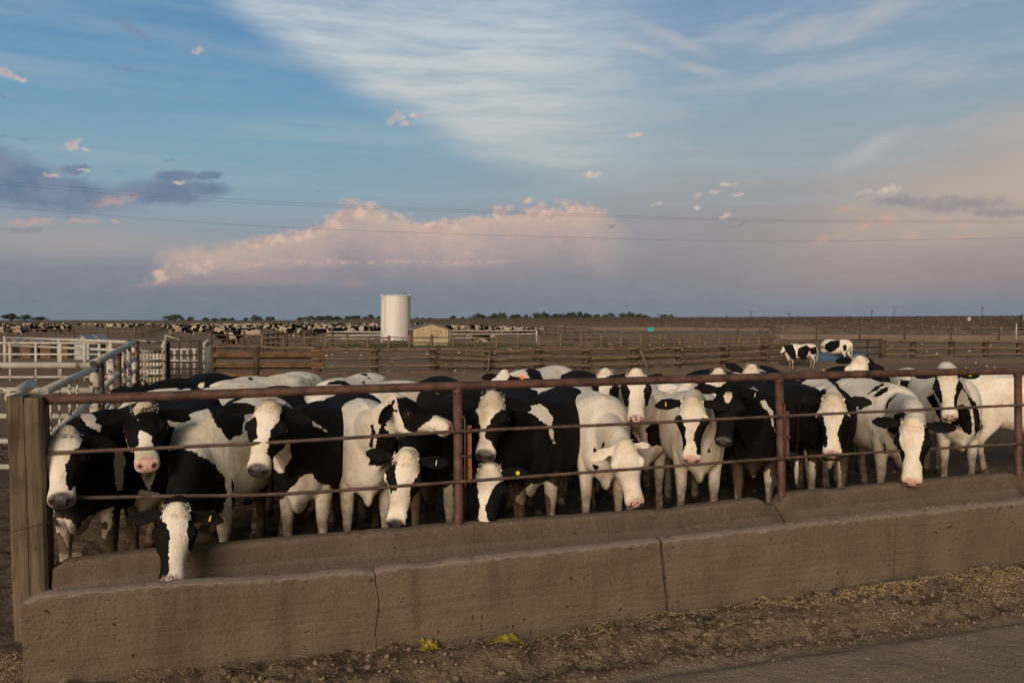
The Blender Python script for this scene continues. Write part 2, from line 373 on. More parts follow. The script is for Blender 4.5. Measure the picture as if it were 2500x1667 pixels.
# ------------------------------------------------------------------ cows
def cow_material(name, nose_a, nose_b, spots, dim=1.0):
    m, t, b = new_mat(name)
    at = lambda n: t.node('ShaderNodeAttribute', attribute_name=n).outputs['Fac']
    pos = t.node('ShaderNodeTexCoord').outputs['Object']
    n1 = t.noise(pos, 38, 3, 0.6)
    n2 = t.noise(pos, 5, 4, 0.6)
    n3 = t.noise(t.scale(pos, (60, 60, 240)), 1.0, 2, 0.6)
    hair = t.noise(t.scale(pos, (150, 150, 45)), 1.0, 3, 0.6)
    n4 = t.noise(pos, 13, 2, 0.5)
    cn = t.math('ADD', at('coat'), t.math('MULTIPLY', t.math('SUBTRACT', n1, 0.5), 0.034))
    cn = t.math('ADD', cn, t.math('MULTIPLY', t.math('SUBTRACT', n4, 0.5), 0.055))
    cn = t.math('ADD', cn, t.math('MULTIPLY', t.math('SUBTRACT', n3, 0.5), 0.012))
    blk = t.map(cn, -0.0025, 0.0025)
    white = t.mix(t.map(n2, 0.35, 0.75), (0.82, 0.745, 0.64), (0.70, 0.58, 0.44))
    white = t.mix(t.math('MULTIPLY', t.map(hair, .4, .8), 0.42), white, (0.52, 0.42, 0.31))
    n5 = t.noise(t.scale(pos, (26, 26, 14)), 1.0, 4, 0.65)
    white = t.mix(t.math('MULTIPLY', t.map(n5, .5, .72), 0.5), white, (0.56, 0.44, 0.31))
    white = t.mix(t.math('MULTIPLY', t.map(t.noise(pos, 2.6, 5, 0.7), .54, .72), 0.72), white, (0.47, 0.33, 0.20))
    black = t.mix(t.map(n2, 0.5, 0.8), (0.0085, 0.0075, 0.007), (0.022, 0.015, 0.011))
    col = t.mix(blk, white, black)
    tan = t.math('MULTIPLY', at('tan'), t.map(hair, 0.2, 0.7, 0.4, 1.0))
    col = t.mix(t.math('MULTIPLY', tan, .75), col, (0.66, 0.49, 0.29))
    col = t.mix(t.math('MULTIPLY', t.map(at('dirt'), .0, .75), t.map(t.noise(pos, 6, 4, 0.7), .2, .6, .35, .8)), col, (0.21, 0.145, 0.09))
    dirt = t.math('MULTIPLY', at('dirt'), t.map(t.noise(pos, 11, 4, 0.7), 0.36, 0.62))
    col = t.mix(dirt, col, (0.075, 0.048, 0.030))
    sp = t.map(t.noise(pos, 55, 2, 0.5), 0.52 - spots, 0.56 - spots)
    skin = t.mix(sp, nose_a, nose_b)
    col = t.mix(at('skin'), col, skin)
    col = t.mix(at('dark'), col, (0.02, 0.012, 0.010))
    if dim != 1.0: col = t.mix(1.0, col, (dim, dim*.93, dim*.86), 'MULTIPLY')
    t.l.new(col, b.inputs['Base Color'])
    rg = t.mix(blk, (0.85,) * 3, (0.8,) * 3)
    rg = t.mix(at('skin'), rg, (0.38,) * 3)
    t.l.new(rg, b.inputs['Roughness'])
    t.l.new(t.math('ADD', t.math('MULTIPLY', at('skin'), .35), .06), b.inputs['Specular IOR Level'])
    bump(t, b, t.math('ADD', hair, t.math('ADD', t.math('MULTIPLY', n1, 0.8), t.math('MULTIPLY', n5, 1.6))), 0.55, 0.008)
    return m
M_COW = {
    'pink': cow_material('cow_hide_pink_nose', (0.60, 0.36, 0.30), (0.50, 0.27, 0.22), 0.0),
    'dark': cow_material('cow_hide_dark_nose', (0.035, 0.028, 0.028), (0.09, 0.06, 0.055), -0.04),
    'spot': cow_material('cow_hide_spotted_nose', (0.55, 0.32, 0.27), (0.05, 0.032, 0.028), -0.02),
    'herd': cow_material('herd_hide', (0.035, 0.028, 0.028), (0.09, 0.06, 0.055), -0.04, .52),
}
m_eye, _t, _b = new_mat('cow_eye'); _b.inputs['Base Color'].default_value = (0.008, 0.005, 0.004, 1); _b.inputs['Roughness'].default_value = 0.08; _b.inputs['Specular IOR Level'].default_value = 0.6
m_tagy, _t, _b = new_mat('ear_tag_yellow'); _b.inputs['Base Color'].default_value = (0.75, 0.55, 0.02, 1); _b.inputs['Roughness'].default_value = 0.45
m_tagw, _t, _b = new_mat('ear_tag_metal'); _b.inputs['Base Color'].default_value = (0.7, 0.7, 0.7, 1); _b.inputs['Roughness'].default_value = 0.4
m_tago, _t, _b = new_mat('ear_tag_orange'); _b.inputs['Base Color'].default_value = (0.85, 0.16, 0.03, 1); _b.inputs['Roughness'].default_value = 0.45
m_hairw, _t, _b = new_mat('cow_hair_cream'); _b.inputs['Base Color'].default_value = (0.80, 0.70, 0.56, 1)
m_hairb, _t, _b = new_mat('cow_hair_black'); _b.inputs['Base Color'].default_value = (0.009, 0.008, 0.008, 1)
m_hairt, _t, _b = new_mat('cow_hair_tan'); _b.inputs['Base Color'].default_value = (0.70, 0.56, 0.40, 1)
m_tongue, _t, _b = new_mat('cow_tongue'); _b.inputs['Base Color'].default_value = (0.55, 0.22, 0.24, 1); _b.inputs['Roughness'].default_value = 0.35

# local frames: x forward, y left, z up
TORSO = [  # x, top, bottom, half width
    (-1.36, 1.17, 1.02, .05), (-1.32, 1.25, .90, .13), (-1.24, 1.31, .78, .19), (-1.08, 1.345, .68, .245), (-.92, 1.355, .64, .275),
    (-.70, 1.325, .585, .315), (-.45, 1.305, .555, .335), (-.20, 1.31, .56, .31), (-.02, 1.33, .57, .265), (.12, 1.30, .57, .225),
    (.24, 1.22, .60, .175), (.32, 1.12, .67, .115), (.36, 1.02, .78, .06)]
HEAD = [  # t along the face, top, bottom, half width
    (-.055, -.005, -.115, .044), (-.03, .026, -.15, .066), (.0, .044, -.175, .084), (.05, .048, -.205, .104), (.10, .044, -.226, .122),
    (.15, .036, -.230, .134), (.20, .025, -.214, .124), (.25, .013, -.190, .100), (.30, .004, -.166, .083), (.35, -.003, -.148, .075),
    (.40, -.007, -.136, .075), (.44, -.009, -.134, .081), (.475, -.016, -.130, .082), (.50, -.030, -.122, .070), (.518, -.050, -.100, .046)]
def ring(c, y, z, hw, up, dn, e=2.4, n=22, flat=1.0):
    out = []
    for k in range(n):
        a = 2 * math.pi * k / n
        ca, sa = math.cos(a), math.sin(a)
        rx = abs(ca) ** (2 / e) * (1 if ca >= 0 else -1)
        rz = abs(sa) ** (2 / e) * (1 if sa >= 0 else -1)
        out.append(c + y * (rx * hw) + z * (rz * (up if rz > 0 else dn)))
    return out
def loft(rings):
    n = len(rings[0]); m = len(rings)
    vs = [p for r in rings for p in r]
    fs = [(i*n + k, i*n + (k+1) % n, (i+1)*n + (k+1) % n, (i+1)*n + k) for i in range(m-1) for k in range(n)]
    vs.append(sum(rings[0], Vector()) / n); vs.append(sum(rings[-1], Vector()) / n)
    fs += [(len(vs)-2, (k+1) % n, k) for k in range(n)]
    fs += [(len(vs)-1, (m-1)*n + k, (m-1)*n + (k+1) % n) for k in range(n)]
    return vs, fs
def ell(c, r, M=None, n=14):
    vs, fs = [], []
    M = M or Matrix.Identity(3); c = Vector(c)
    rows = n // 2
    for i in range(1, rows):
        th = math.pi * i / rows
        for k in range(n):
            a = 2 * math.pi * k / n
            vs.append(c + M @ Vector((r[0]*math.sin(th)*math.cos(a), r[1]*math.sin(th)*math.sin(a), r[2]*math.cos(th))))
    for i in range(rows - 2):
        for k in range(n): fs.append((i*n+k, (i+1)*n+k, (i+1)*n+(k+1) % n, i*n+(k+1) % n))
    vs += [c + M @ Vector((0,0,r[2])), c - M @ Vector((0,0,r[2]))]
    for k in range(n):
        fs.append((len(vs)-2, k, (k+1) % n)); fs.append((len(vs)-1, (rows-2)*n+(k+1) % n, (rows-2)*n+k))
    return vs, fs
def poly_sd(px, py, poly):
    """signed distance in pixels, positive inside"""
    P = np.asarray(poly, float); n = len(P)
    d = np.full(px.shape, 1e9); ins = np.zeros(px.shape, bool)
    for i in range(n):
        ax, ay = P[i]; bx, by = P[(i+1) % n]
        ex, ey = bx-ax, by-ay; L = ex*ex+ey*ey+1e-9
        t = np.clip(((px-ax)*ex + (py-ay)*ey)/L, 0, 1)
        d = np.minimum(d, (px-ax-t*ex)**2 + (py-ay-t*ey)**2)
        c = ((ay > py) != (by > py)) & (px < (bx-ax)*(py-ay)/((by-ay) if abs(by-ay) > 1e-9 else 1e-9) + ax)
        ins ^= c
    d = np.sqrt(d)
    return np.where(ins, d, -d)
def remesh(vs, fs, voxel, smooth):
    me = bpy.data.meshes.new('tmp'); me.from_pydata([tuple(v) for v in vs], [], fs); me.update()
    o = bpy.data.objects.new('tmp', me); COL.objects.link(o)
    md = o.modifiers.new('r', 'REMESH'); md.mode = 'VOXEL'; md.voxel_size = voxel
    ms = o.modifiers.new('s', 'SMOOTH'); ms.factor = 0.5; ms.iterations = smooth
    dg = bpy.context.evaluated_depsgraph_get()
    out = bpy.data.meshes.new_from_object(o.evaluated_get(dg))
    bpy.data.objects.remove(o); bpy.data.meshes.remove(me)
    return out
def bez(p0, p1, p2, p3, t):
    return p0*(1-t)**3 + p1*3*t*(1-t)**2 + p2*3*t*t*(1-t) + p3*t**3
LAB = {'body': 0, 'head': 1, 'earl': 2, 'earr': 3, 'leg': 4, 'neck': 5}

def make_cow(label, group, body, heading, poll, h, u, s=0.92, z0=GZ, voxel=0.012, base='w', pats=(), nose='pink',
             ears=('b', 'b'), eard=(0.0, 0.0), tuft=None, tags=(), rnd=0, rfun=None, legs=None, lie=False, name='cow', cat='cow',
             face=None, eyes=True, tan=0.6, tongue=False, headk=1.0, earsize=(1.0, 1.0)):
    """body: world xy of the point under the withers; heading: unit xy; poll, h, u: head frame in world"""
    rng = random.Random(rnd)
    root = empty(name, (body[0], body[1], z0), label, cat, group)
    X = Vector((heading[0], heading[1], 0)).normalized(); Z = Vector((0, 0, 1)); Y = Z.cross(X)
    O = Vector((body[0], body[1], z0))
    W = lambda p: O + (X*p[0] + Y*p[1] + Z*p[2]) * s
    parts = []                                    # (verts, faces, label)
    def put(vf, lab): parts.append((vf[0], vf[1], LAB[lab]))
    if lie: dz = -0.52
    else: dz = 0.0
    n = 22
    put(loft([ring(W((x, 0, (tp+bt)/2 + (tp-bt)*.06 + dz)), Y, Z, hw*1.09*s, (tp-bt)*.44*s, (tp-bt)*.56*s, 2.35, 26) for x, tp, bt, hw in TORSO]), 'body')
    for sy in (-1, 1):                            # shoulder blades, hips, thighs
        put(ell(W((.02, sy*.185, .98+dz)), (.17*s, .075*s, .27*s), Matrix((X, Y, Z)).transposed()), 'body')
        put(ell(W((.16, sy*.125, .80+dz)), (.13*s, .085*s, .17*s), Matrix((X, Y, Z)).transposed()), 'body')
        put(ell(W((-.93, sy*.20, 1.275+dz)), (.15*s, .055*s, .028*s), Matrix((X, Y, Z)).transposed()), 'body')
        put(ell(W((-1.12, sy*.165, .98+dz)), (.20*s, .095*s, .30*s), Matrix((X, Y, Z)).transposed()), 'body')
    put(ell(W((.15, 0, .70+dz)), (.17*s, .13*s, .16*s), Matrix((X, Y, Z)).transposed()), 'body')
    put(ell(W((.16, 0, .585+dz)), (.14*s, .045*s, .12*s), Matrix((X, Y, Z)).transposed()), 'body')
    put(ell(W((-.15, 0, 1.30+dz)), (.30*s, .05*s, .045*s), Matrix((X, Y, Z)).transposed()), 'body')
    # legs
    legs = legs or [(rng.uniform(-.06, .06), rng.uniform(-.015, .015)) for _ in range(4)]
    if not lie:
        for i, sy in enumerate((1, -1)):
            dx, dy = legs[i]
            c = [(.03, sy*.165, .86, .14, .10), (.05, sy*.160, .72, .108, .082), (.06+dx*.5, sy*.155+dy*.5, .57, .072, .062), (.065+dx*.75, sy*.15+dy*.7, .42, .056, .052), (.06+dx*.8, sy*.15+dy*.8, .355, .044, .042),
                 (.055+dx, sy*.15+dy, .24, .036, .036), (.06+dx, sy*.15+dy, .15, .044, .044), (.075+dx, sy*.15+dy, .10, .040, .042), (.095+dx, sy*.15+dy, .055, .058, .052), (.105+dx, sy*.15+dy, 0.0, .068, .058)]
            put(loft([ring(W((x, y, z)), Y, X, ry*s, rx*s, rx*s, 2.2, 14) for x, y, z, rx, ry in c]), 'leg')
            dx, dy = legs[i+2]
            c = [(-1.05, sy*.15, .95, .19, .085), (-1.03, sy*.165, .80, .15, .08), (-1.06+dx*.3, sy*.165, .66, .10, .062), (-1.15+dx*.6, sy*.16+dy*.5, .54, .068, .048), (-1.19+dx*.8, sy*.155+dy*.7, .47, .056, .045),
                 (-1.18+dx*.9, sy*.155+dy, .38, .042, .038), (-1.15+dx, sy*.155+dy, .25, .037, .036), (-1.13+dx, sy*.155+dy, .15, .045, .044), (-1.115+dx, sy*.155+dy, .10, .040, .042), (-1.09+dx, sy*.155+dy, .05, .058, .052), (-1.08+dx, sy*.155+dy, 0, .068, .058)]
            put(loft([ring(W((x, y, z)), Y, X, ry*s, rx*s, rx*s, 2.2, 14) for x, y, z, rx, ry in c]), 'leg')
    else:
        for sy in (1, -1):
            put(ell(W((.10, sy*.22, .10)), (.24*s, .09*s, .09*s), Matrix((X, Y, Z)).transposed()), 'leg')
            put(ell(W((-.95, sy*.30, .14)), (.30*s, .12*s, .13*s), Matrix((X, Y, Z)).transposed()), 'leg')
    tl = [W((-1.33, 0, 1.20+dz)), W((-1.41, 0, 1.13+dz)), W((-1.43, .01, .95+dz)), W((-1.42, .02, .72+dz*.8)), W((-1.40, .02, .5+dz*.6)), W((-1.39, .02, .36+dz*.4))]
    put(loft([ring(p, Y, X, r*s, r*s, r*s, 2, 8) for p, r in zip(tl, (.045, .032, .024, .02, .03, .018))]), 'body')
    # head frame
    h = Vector(h).normalized(); u = Vector(u); u = (u - h*u.dot(h)).normalized(); l = u.cross(h)
    hk = s * headk
    Hd = lambda p: Vector(poll) + (h*p[0] + l*p[1] + u*p[2]) * hk
    # neck
    nb = W((.02, 0, .98+dz)); he = Hd((.055, 0, -.085))
    tan1 = (h*.45 + u*.75).normalized()
    dist = (he - nb).length
    t0 = ((he - nb).normalized() + X*.8 + Z*(.15 if he.z > nb.z else 0)).normalized()
    rings = []
    NK = 11
    pts = [bez(nb, nb + t0*dist*.35, he - tan1*dist*.33, he, k/(NK-1)) for k in range(NK)]
    for k, p in enumerate(pts):
        f = k/(NK-1)
        tg = (pts[min(k+1, NK-1)] - pts[max(k-1, 0)]).normalized()
        side = (Y*(1-f) + l*f); side = (side - tg*side.dot(tg)).normalized()
        upv = tg.cross(side)
        if upv.dot(Z*(1-f) + u*f) < 0: upv = -upv
        ff = f**.8
        hh = (.285*(1-ff) + .118*ff)*s; hw = (.165*(1-f) + .088*f)*s
        rings.append(ring(p, side, upv, hw, hh, hh*1.08, 2.15, 20))
    put(loft(rings), 'neck')
    # dewlap: a fold along the underside of the neck
    dv, rr = [], []
    for k in range(1, NK-2):
        f = k/(NK-1)
        tg = (pts[k+1] - pts[k-1]).normalized()
        side = (Y*(1-f) + l*f); side = (side - tg*side.dot(tg)).normalized(); upv = tg.cross(side)
        if upv.dot(Z*(1-f) + u*f) < 0: upv = -upv
        hh = (.285*(1-f**.8) + .118*f**.8)*s
        rr.append(ring(pts[k] - upv*hh*1.02, side, upv, (.035*(1-f)+.018)*s, .06*s, (.075*(1-f)+.02)*s, 2, 12))
    put(loft(rr), 'neck')
    # head
    put(loft([ring(Hd((t, 0, (tp+bt)/2)), l, u, hw*hk, (tp-bt)/2*hk, (tp-bt)/2*hk, 2.4 if t < .2 else 2.15 if t < .38 else 2.5, 26) for t, tp, bt, hw in HEAD]), 'head')
    HM = Matrix((h, l, u)).transposed()
    for sy in (-1, 1):
        put(ell(Hd((.158, sy*.108, -.022)), (.052*hk, .038*hk, .036*hk), HM, 12), 'head')     # brow
        put(ell(Hd((.175, sy*.085, -.145)), (.090*hk, .034*hk, .075*hk), HM, 12), 'head')     # cheek
        put(ell(Hd((.470, sy*.054, -.046)), (.032*hk, .026*hk, .028*hk), HM, 10), 'head')     # nostril wings
    put(ell(Hd((.005, 0, .026)), (.05*hk, .058*hk, .032*hk), HM, 14), 'head')
    put(ell(Hd((.445, 0, -.122)), (.055*hk, .052*hk, .028*hk), HM, 12), 'head')               # chin
    # ears
    earpos = {}; eard_t = (rng.uniform(-.25, .35), rng.uniform(-.25, .35)); eard = (eard[0] + rng.uniform(-.12, .16), eard[1] + rng.uniform(-.12, .16))
    for q, (sy, lab) in enumerate(((1, 'earl'), (-1, 'earr'))):
        dr = eard[q]
        ax = (l*sy*1.0 - h*.10 - u*.16 - Z*(.16+dr)).normalized()
        fr = h*.62 + u*.6; fr = Vector((fr.x, fr.y, 0)).normalized() + Vector((0, 0, .12)) + u*.25
        front = (fr*.8 + l*sy*.35 + Z*eard_t[q]); front = (front - ax*front.dot(ax)).normalized()
        wd = ax.cross(front).normalized()
        prof = [(-.03, .026, .024), (.02, .030, .022), (.055, .042, .019), (.09, .052, .017), (.13, .055, .016), (.17, .048, .015), (.205, .034, .013), (.235, .014, .010)]
        r0 = Hd((.015, sy*.090, -.045)); rg = []
        for t, w, th in prof:
            t *= earsize[q]; w *= earsize[q]
            c = r0 + ax*t*hk - front*(0.10*t*t*4)*hk*.5
            rr = []
            for k in range(16):
                a = 2*math.pi*k/16
                uu = math.cos(a); vv = math.sin(a)
                rr.append(c + wd*(uu*w*hk) + front*(vv*th*hk + (uu*uu-.4)*w*.62*hk))
            rg.append(rr)
        put(loft(rg), lab)
        earpos[lab] = (r0 + ax*.13*hk, ax, front, wd)
    # one continuous skin
    V, F, L = [], [], []
    for vs, fs, lab in parts:
        o = len(V); V += vs; F += [tuple(i+o for i in f) for f in fs]; L += [lab]*len(vs)
    me = remesh(V, F, voxel, 5 if voxel < .02 else 2)
    nv = len(me.vertices)
    co = np.empty(nv*3, np.float32); me.vertices.foreach_get('co', co); co = co.reshape(-1, 3).astype(float)
    kd = kdtree.KDTree(len(V))
    for i, p in enumerate(V): kd.insert(p, i)
    kd.balance()
    la = np.array(L)
    lab = np.array([la[kd.find(p)[1]] for p in co.tolist()])
    # head coordinates
    q = co - np.array(poll); hl = np.stack([q @ np.array(h), q @ np.array(l), q @ np.array(u)], 1) / hk
    isH = lab == 1
    g = lambda c, r: np.sqrt((((hl - np.array(c)) / np.array(r))**2).sum(1))
    ay = hl * np.array([1, 0, 1]) + np.stack([0*hl[:, 0], np.abs(hl[:, 1]), 0*hl[:, 0]], 1)
    ga = lambda c, r: np.sqrt((((ay - np.array(c)) / np.array(r))**2).sum(1))
    # nostril, mouth and eye hollows
    nos = np.clip(1.25 - ga((.498, .046, -.052), (.032, .019, .019)), 0, 1)*isH
    mouth = np.exp(-((hl[:, 2] + .112 - .12*np.clip(.47-hl[:, 0], 0, 1))/.0055)**2)*np.clip((hl[:, 0]-.33)/.05, 0, 1)*isH
    soc = np.clip(1.0 - ga((.170, .138, -.042), (.034, .03, .024)), 0, 1)*isH
    cx = np.array(Hd((.40, 0, -.075)))
    co -= (nos*.016 + mouth*.006)[:, None]*(lambda d: d/np.linalg.norm(d, axis=1)[:, None])(co - cx)*hk
    co -= (soc*.012)[:, None]*np.sign(hl[:, 1])[:, None]*np.array(l)[None]*hk
    # skin folds and hide unevenness
    ne = len(me.edges); ed = np.empty(ne*2, np.int32); me.edges.foreach_get('vertices', ed); ed = ed.reshape(-1, 2)
    deg = np.bincount(ed.ravel(), minlength=nv).astype(float)
    wsm = np.where((lab == 0) | (lab == 5), .5, np.where(lab == 4, .12, 0.0))[:, None] if voxel < .02 else np.zeros((nv, 1))
    for _ in range(14 if voxel < .02 else 0):
        sm = np.stack([np.bincount(ed[:, 0], co[ed[:, 1], k], nv) + np.bincount(ed[:, 1], co[ed[:, 0], k], nv) for k in range(3)], 1)
        co = co*(1-wsm) + wsm*sm/np.maximum(deg, 1)[:, None]
    me.vertices.foreach_set('co', co.astype(np.float32).ravel()); me.update()
    skin = np.clip((1.15 - g((.495, 0, -.048), (.060, .080, .054)))/.25, 0, 1)*isH
    skin = np.maximum(skin, np.clip((1.1 - g((.49, 0, -.125), (.05, .055, .018)))/.3, 0, 1)*isH*.7)
    ring_ = np.clip((1 - ga((.170, .132, -.042), (.040, .05, .028)))/.3, 0, 1)*isH*.7
    dark = np.clip(nos*1.4 + mouth*.7, 0, 1)
    dark = np.maximum(dark, (lab == 4)*np.clip((z0+.085*s - co[:, 2])/.02, 0, 1)*.8)
    dirt = np.clip((z0 + .74*s - co[:, 2])/(.6*s), 0, 1)*.9*(lab != 1)*(not lie or .3)
    # coat
    px, py, dep = to_px(co)
    m_per_px = dep/FPX
    coat = np.full(nv, .06 if base == 'b' else -.06)
    if face == 'b': coat[isH] = .06
    if face == 'w': coat[isH] = -.06
    if rfun is not None: coat = rfun(co, lab, (co - np.array(O)) @ np.array([list(X), list(Y), list(Z)]).T / s, hl, coat)
    for p in pats:
        reg, cl, poly = p
        m = {'h': isH, 'b': (lab == 0) | (lab == 4) | (lab == 5), 'a': np.ones(nv, bool), 'n': lab == 5, 't': lab == 0, 'l': lab == 4,
             'hn': isH | (lab == 5), 'e': (lab == 2) | (lab == 3)}[reg]
        d = poly_sd(px, py, poly)*m_per_px + (.009 if (reg == 'h' and cl == 'b') else 0)
        if cl == 'b': coat = np.where(m, np.maximum(coat, d), coat)
        else: coat = np.where(m, np.minimum(coat, -d), coat)
    for lb, c in ((2, ears[0]), (3, ears[1])):
        if c: coat[lab == lb] = .05 if c == 'b' else -.05
    coat = np.clip(coat, -.06, .06)
    tn = np.zeros(nv)
    if tan: tn = tan*np.clip(1.0 - g((.02, 0, .06), (.11, .10, .07)), 0, 1)*(coat < 0)
    inner = np.zeros(nv)
    def smooth(a, it):
        for _ in range(it):
            sm = np.bincount(ed[:, 0], a[ed[:, 1]], nv) + np.bincount(ed[:, 1], a[ed[:, 0]], nv)
            a = .5*a + .5*sm/np.maximum(deg, 1)
        return a
    coat = smooth(coat, 2)
    skin = np.maximum(skin, np.where(coat < 0, ring_, ring_*.09))
    for nm, a in (('coat', coat), ('skin', smooth(skin, 1)), ('dark', dark), ('dirt', dirt), ('tan', smooth(tn, 2))):
        at = me.attributes.new(nm, 'FLOAT', 'POINT'); at.data.foreach_set('value', a.astype(np.float32))
    me.name = name; me.materials.clear(); me.materials.append(M_COW[nose])
    me.polygons.foreach_set('use_smooth', [True]*len(me.polygons)); me.update()
    link('body', me, root)
    if eyes:
        for sy in (-1, 1):
            mb = MB(); e = ell(Hd((.170, sy*.127, -.040)), (.023*hk, .0190*hk, .0195*hk), HM, 14); mb.add(e[0], e[1], True)
            mb.build('eye', m_eye, root)
    if tuft:
        mb = MB()
        for k in range(320):
            a = rng.gauss(0, .5); yy = max(-.085, min(.085, rng.gauss(0, .042)))
            p = Hd((rng.uniform(-.035, .075), yy, .046 + rng.uniform(-.014, .004) - yy*yy*3.4))
            d = (u*rng.uniform(.25, .7) + h*rng.gauss(.75, .3) + l*(yy*5 + rng.gauss(0, .28)) + Z*.25).normalized()
            ln = rng.uniform(.010, .022)*hk; w = (l*math.cos(a) + h*math.sin(a))*.0021
            mid = p + d*ln*.6; tip = p + d*ln + h*.008*rng.random() - Z*.004
            mb.add([p-w, p+w, mid+w*.8, mid-w*.8, tip], [(0, 1, 2, 3), (3, 2, 4)])
        mb.build('hair_tuft', {'w': m_hairw, 'b': m_hairb, 't': m_hairt}[tuft], root)
    for which, kind in tags:
        c, ax, front, wd = earpos['earl' if which == 'l' else 'earr']
        mb = MB()
        if kind == 'button':
            mb.tube([c + front*.008*s, c + front*.022*s], .017, 14)
            mb.tube([c + front*.022*s, c + front*.027*s], .006, 10)
            mm = m_tagy
        elif kind == 'strip':
            mb.bar(c - wd*.02*s + front*.012*s, c + wd*.02*s + front*.012*s, .006, .014, up=tuple(front)); mm = m_tagw
        elif kind == 'orange':
            mb.bar(c - wd*.03*s + front*.014*s, c - wd*.08*s + front*.02*s, .05, .006, up=tuple(front)); mm = m_tago
        else:
            mb.bar(c - wd*.018*s + front*.014*s, c + wd*.018*s + front*.014*s, .008, .02, up=tuple(front)); mm = m_tagy
        mb.build('ear_tag', mm, root)
    if tongue:
        mb = MB(); mb.tube([Hd((.46, .02, -.118)), Hd((.50, .035, -.13)), Hd((.525, .05, -.15)), Hd((.53, .06, -.175))], [.014, .016, .014, .006], 10)
        mb.build('tongue', m_tongue, root)
    return root
# ------------------------------------------------------------------ ground
def fn(v, sc, off=0.0): return mnoise.noise(Vector((v[0]*sc + off, v[1]*sc + 3.1, off)))
def sstep(a, b, x):
    t = min(1.0, max(0.0, (x-a)/(b-a))); return t*t*(3-2*t)
def ground_z(x, y, fine=True):
    qx, qy = x - FP0[0], y - FP0[1]
    s = qx*FD[0] + qy*FD[1]; off = qx*FN[0] + qy*FN[1]
    z = GZ*sstep(-.75, .15, off)
    if s < 0.0: z = GZ*sstep(-1.6, .6, off)
    if off < -.7:                                   # the mud bank along the bunk, a rut, then the road
        k = sstep(-.9, -1.0, off)
        bank = .05*math.exp(-((off+1.25)/.22)**2) - .075*math.exp(-((s-3.35)/.9)**2)*math.exp(-((off+1.0)/.35)**2) + .05*math.exp(-((s-7.9)/1.4)**2)*math.exp(-((off+.95)/.4)**2)
        rut = -.05*math.exp(-((off+1.62+.05*math.sin(s*1.3))/.10)**2) - .03*math.exp(-((off+1.86)/.06)**2)
        z += bank + rut - .015
    if fine:
        rough = 1.0
        if off < -.7:
            rough = .22 + 1.0*sstep(-1.95, -1.55, off)
            if s < 4.5: rough *= 1.15
        elif off > 0: rough = .8 + .6*sstep(6, 1, off)
        v = (x, y, 0)
        n = fn(v, 2.2, 1)*.022 + fn(v, 6.5, 5)*.020 + max(0, fn(v, 12, 9))*.030 + fn(v, 26, 2)*.008
        c = fn(v, 4.2, 7)
        z += rough*n*1.25 + rough*.05*max(0.0, c - .1)
    return z
def axis(a, b, st, lo, hi, gr):
    r = list(np.arange(a, b, st)); d = st; p = b
    while p < hi: r.append(p); d *= gr; p += d
    l = []; d = st; p = a - st
    while p > lo: l.append(p); d *= gr; p -= d
    return np.array(l[::-1] + r)
def build_ground():
    xs = axis(-6.0, 8.2, .045, -9000, 9000, 1.16); ys = axis(3.6, 11.0, .040, -400, 9000, 1.085)
    vs = []
    for y in ys:
        for x in xs:
            near = -7 < x < 12 and 3 < y < 16
            if near: z = ground_z(x, y)
            else:
                z = ground_z(x, y, False)
                if y < 120 and abs(x) < 90: z += .05*fn((x, y, 0), .35, 4) + .03*fn((x, y, 0), .9, 2)
            vs.append((x, y, z))
    nx, ny = len(xs), len(ys)
    fs = [(j*nx+i, j*nx+i+1, (j+1)*nx+i+1, (j+1)*nx+i) for j in range(ny-1) for i in range(nx-1)]
    mb = MB(); mb.v = vs; mb.f = fs; mb.sm = [True]*len(fs)
    m, t, b = new_mat('feedlot_dirt')
    p = gcoord(t)
    sp = t.node('ShaderNodeSeparateXYZ'); t.l.new(p, sp.inputs[0])
    off = t.math('ADD', t.math('MULTIPLY', t.math('SUBTRACT', sp.outputs[0], float(FP0[0])), float(FN[0])), t.math('MULTIPLY', t.math('SUBTRACT', sp.outputs[1], float(FP0[1])), float(FN[1])))
    n1 = t.noise(p, 1.3, 5, .6); n2 = t.noise(p, 14, 5, .65); n3 = t.noise(p, 70, 3, .6)
    big = t.noise(t.scale(p, (.05, .12, 1)), 1.0, 4, .6)
    pen = t.mix(t.map(n2, .3, .7), (.105, .070, .045), (.17, .115, .075))
    far = t.mix(t.map(big, .35, .68), (.205, .136, .090), (.295, .202, .138))
    far = t.mix(t.map(n1, .35, .7, 0, .6), far, (.175, .114, .073))
    road = t.mix(t.map(n1, .3, .7), (.26, .19, .135), (.34, .255, .185))
    road = t.mix(t.map(n3, .55, .75, 0, .5), road, (.22, .18, .14))
    mud = t.mix(t.map(n2, .40, .60), (.10, .065, .040), (.26, .18, .112))
    mud = t.mix(t.map(n1, .4, .65, 0, .8), mud, (.22, .15, .095))
    c = t.mix(t.map(t.math('ADD', off, t.math('MULTIPLY', t.math('SUBTRACT', n1, .5), .8)), -1.95, -1.72), road, mud)
    c = t.mix(t.map(off, -.5, -.2), c, pen)
    c = t.mix(t.map(off, 4, 16), c, far)
    g = t.noise(p, 9, 4, .7)
    sx = t.map(sp.outputs[0], -40, -160)
    grass = t.math('MULTIPLY', t.map(sp.outputs[1], 420, 520), t.map(sp.outputs[1], 5000, 900))
    c = t.mix(t.math('MULTIPLY', grass, .7), c, (.075, .085, .05))
    t.l.new(c, b.inputs['Base Color']); b.inputs['Roughness'].default_value = .95; b.inputs['Specular IOR Level'].default_value = .12
    bump(t, b, t.math('ADD', n2, t.math('MULTIPLY', n3, .7)), 1.0, .05)
    tag(mb.build('ground', m), kind='structure')
build_ground()

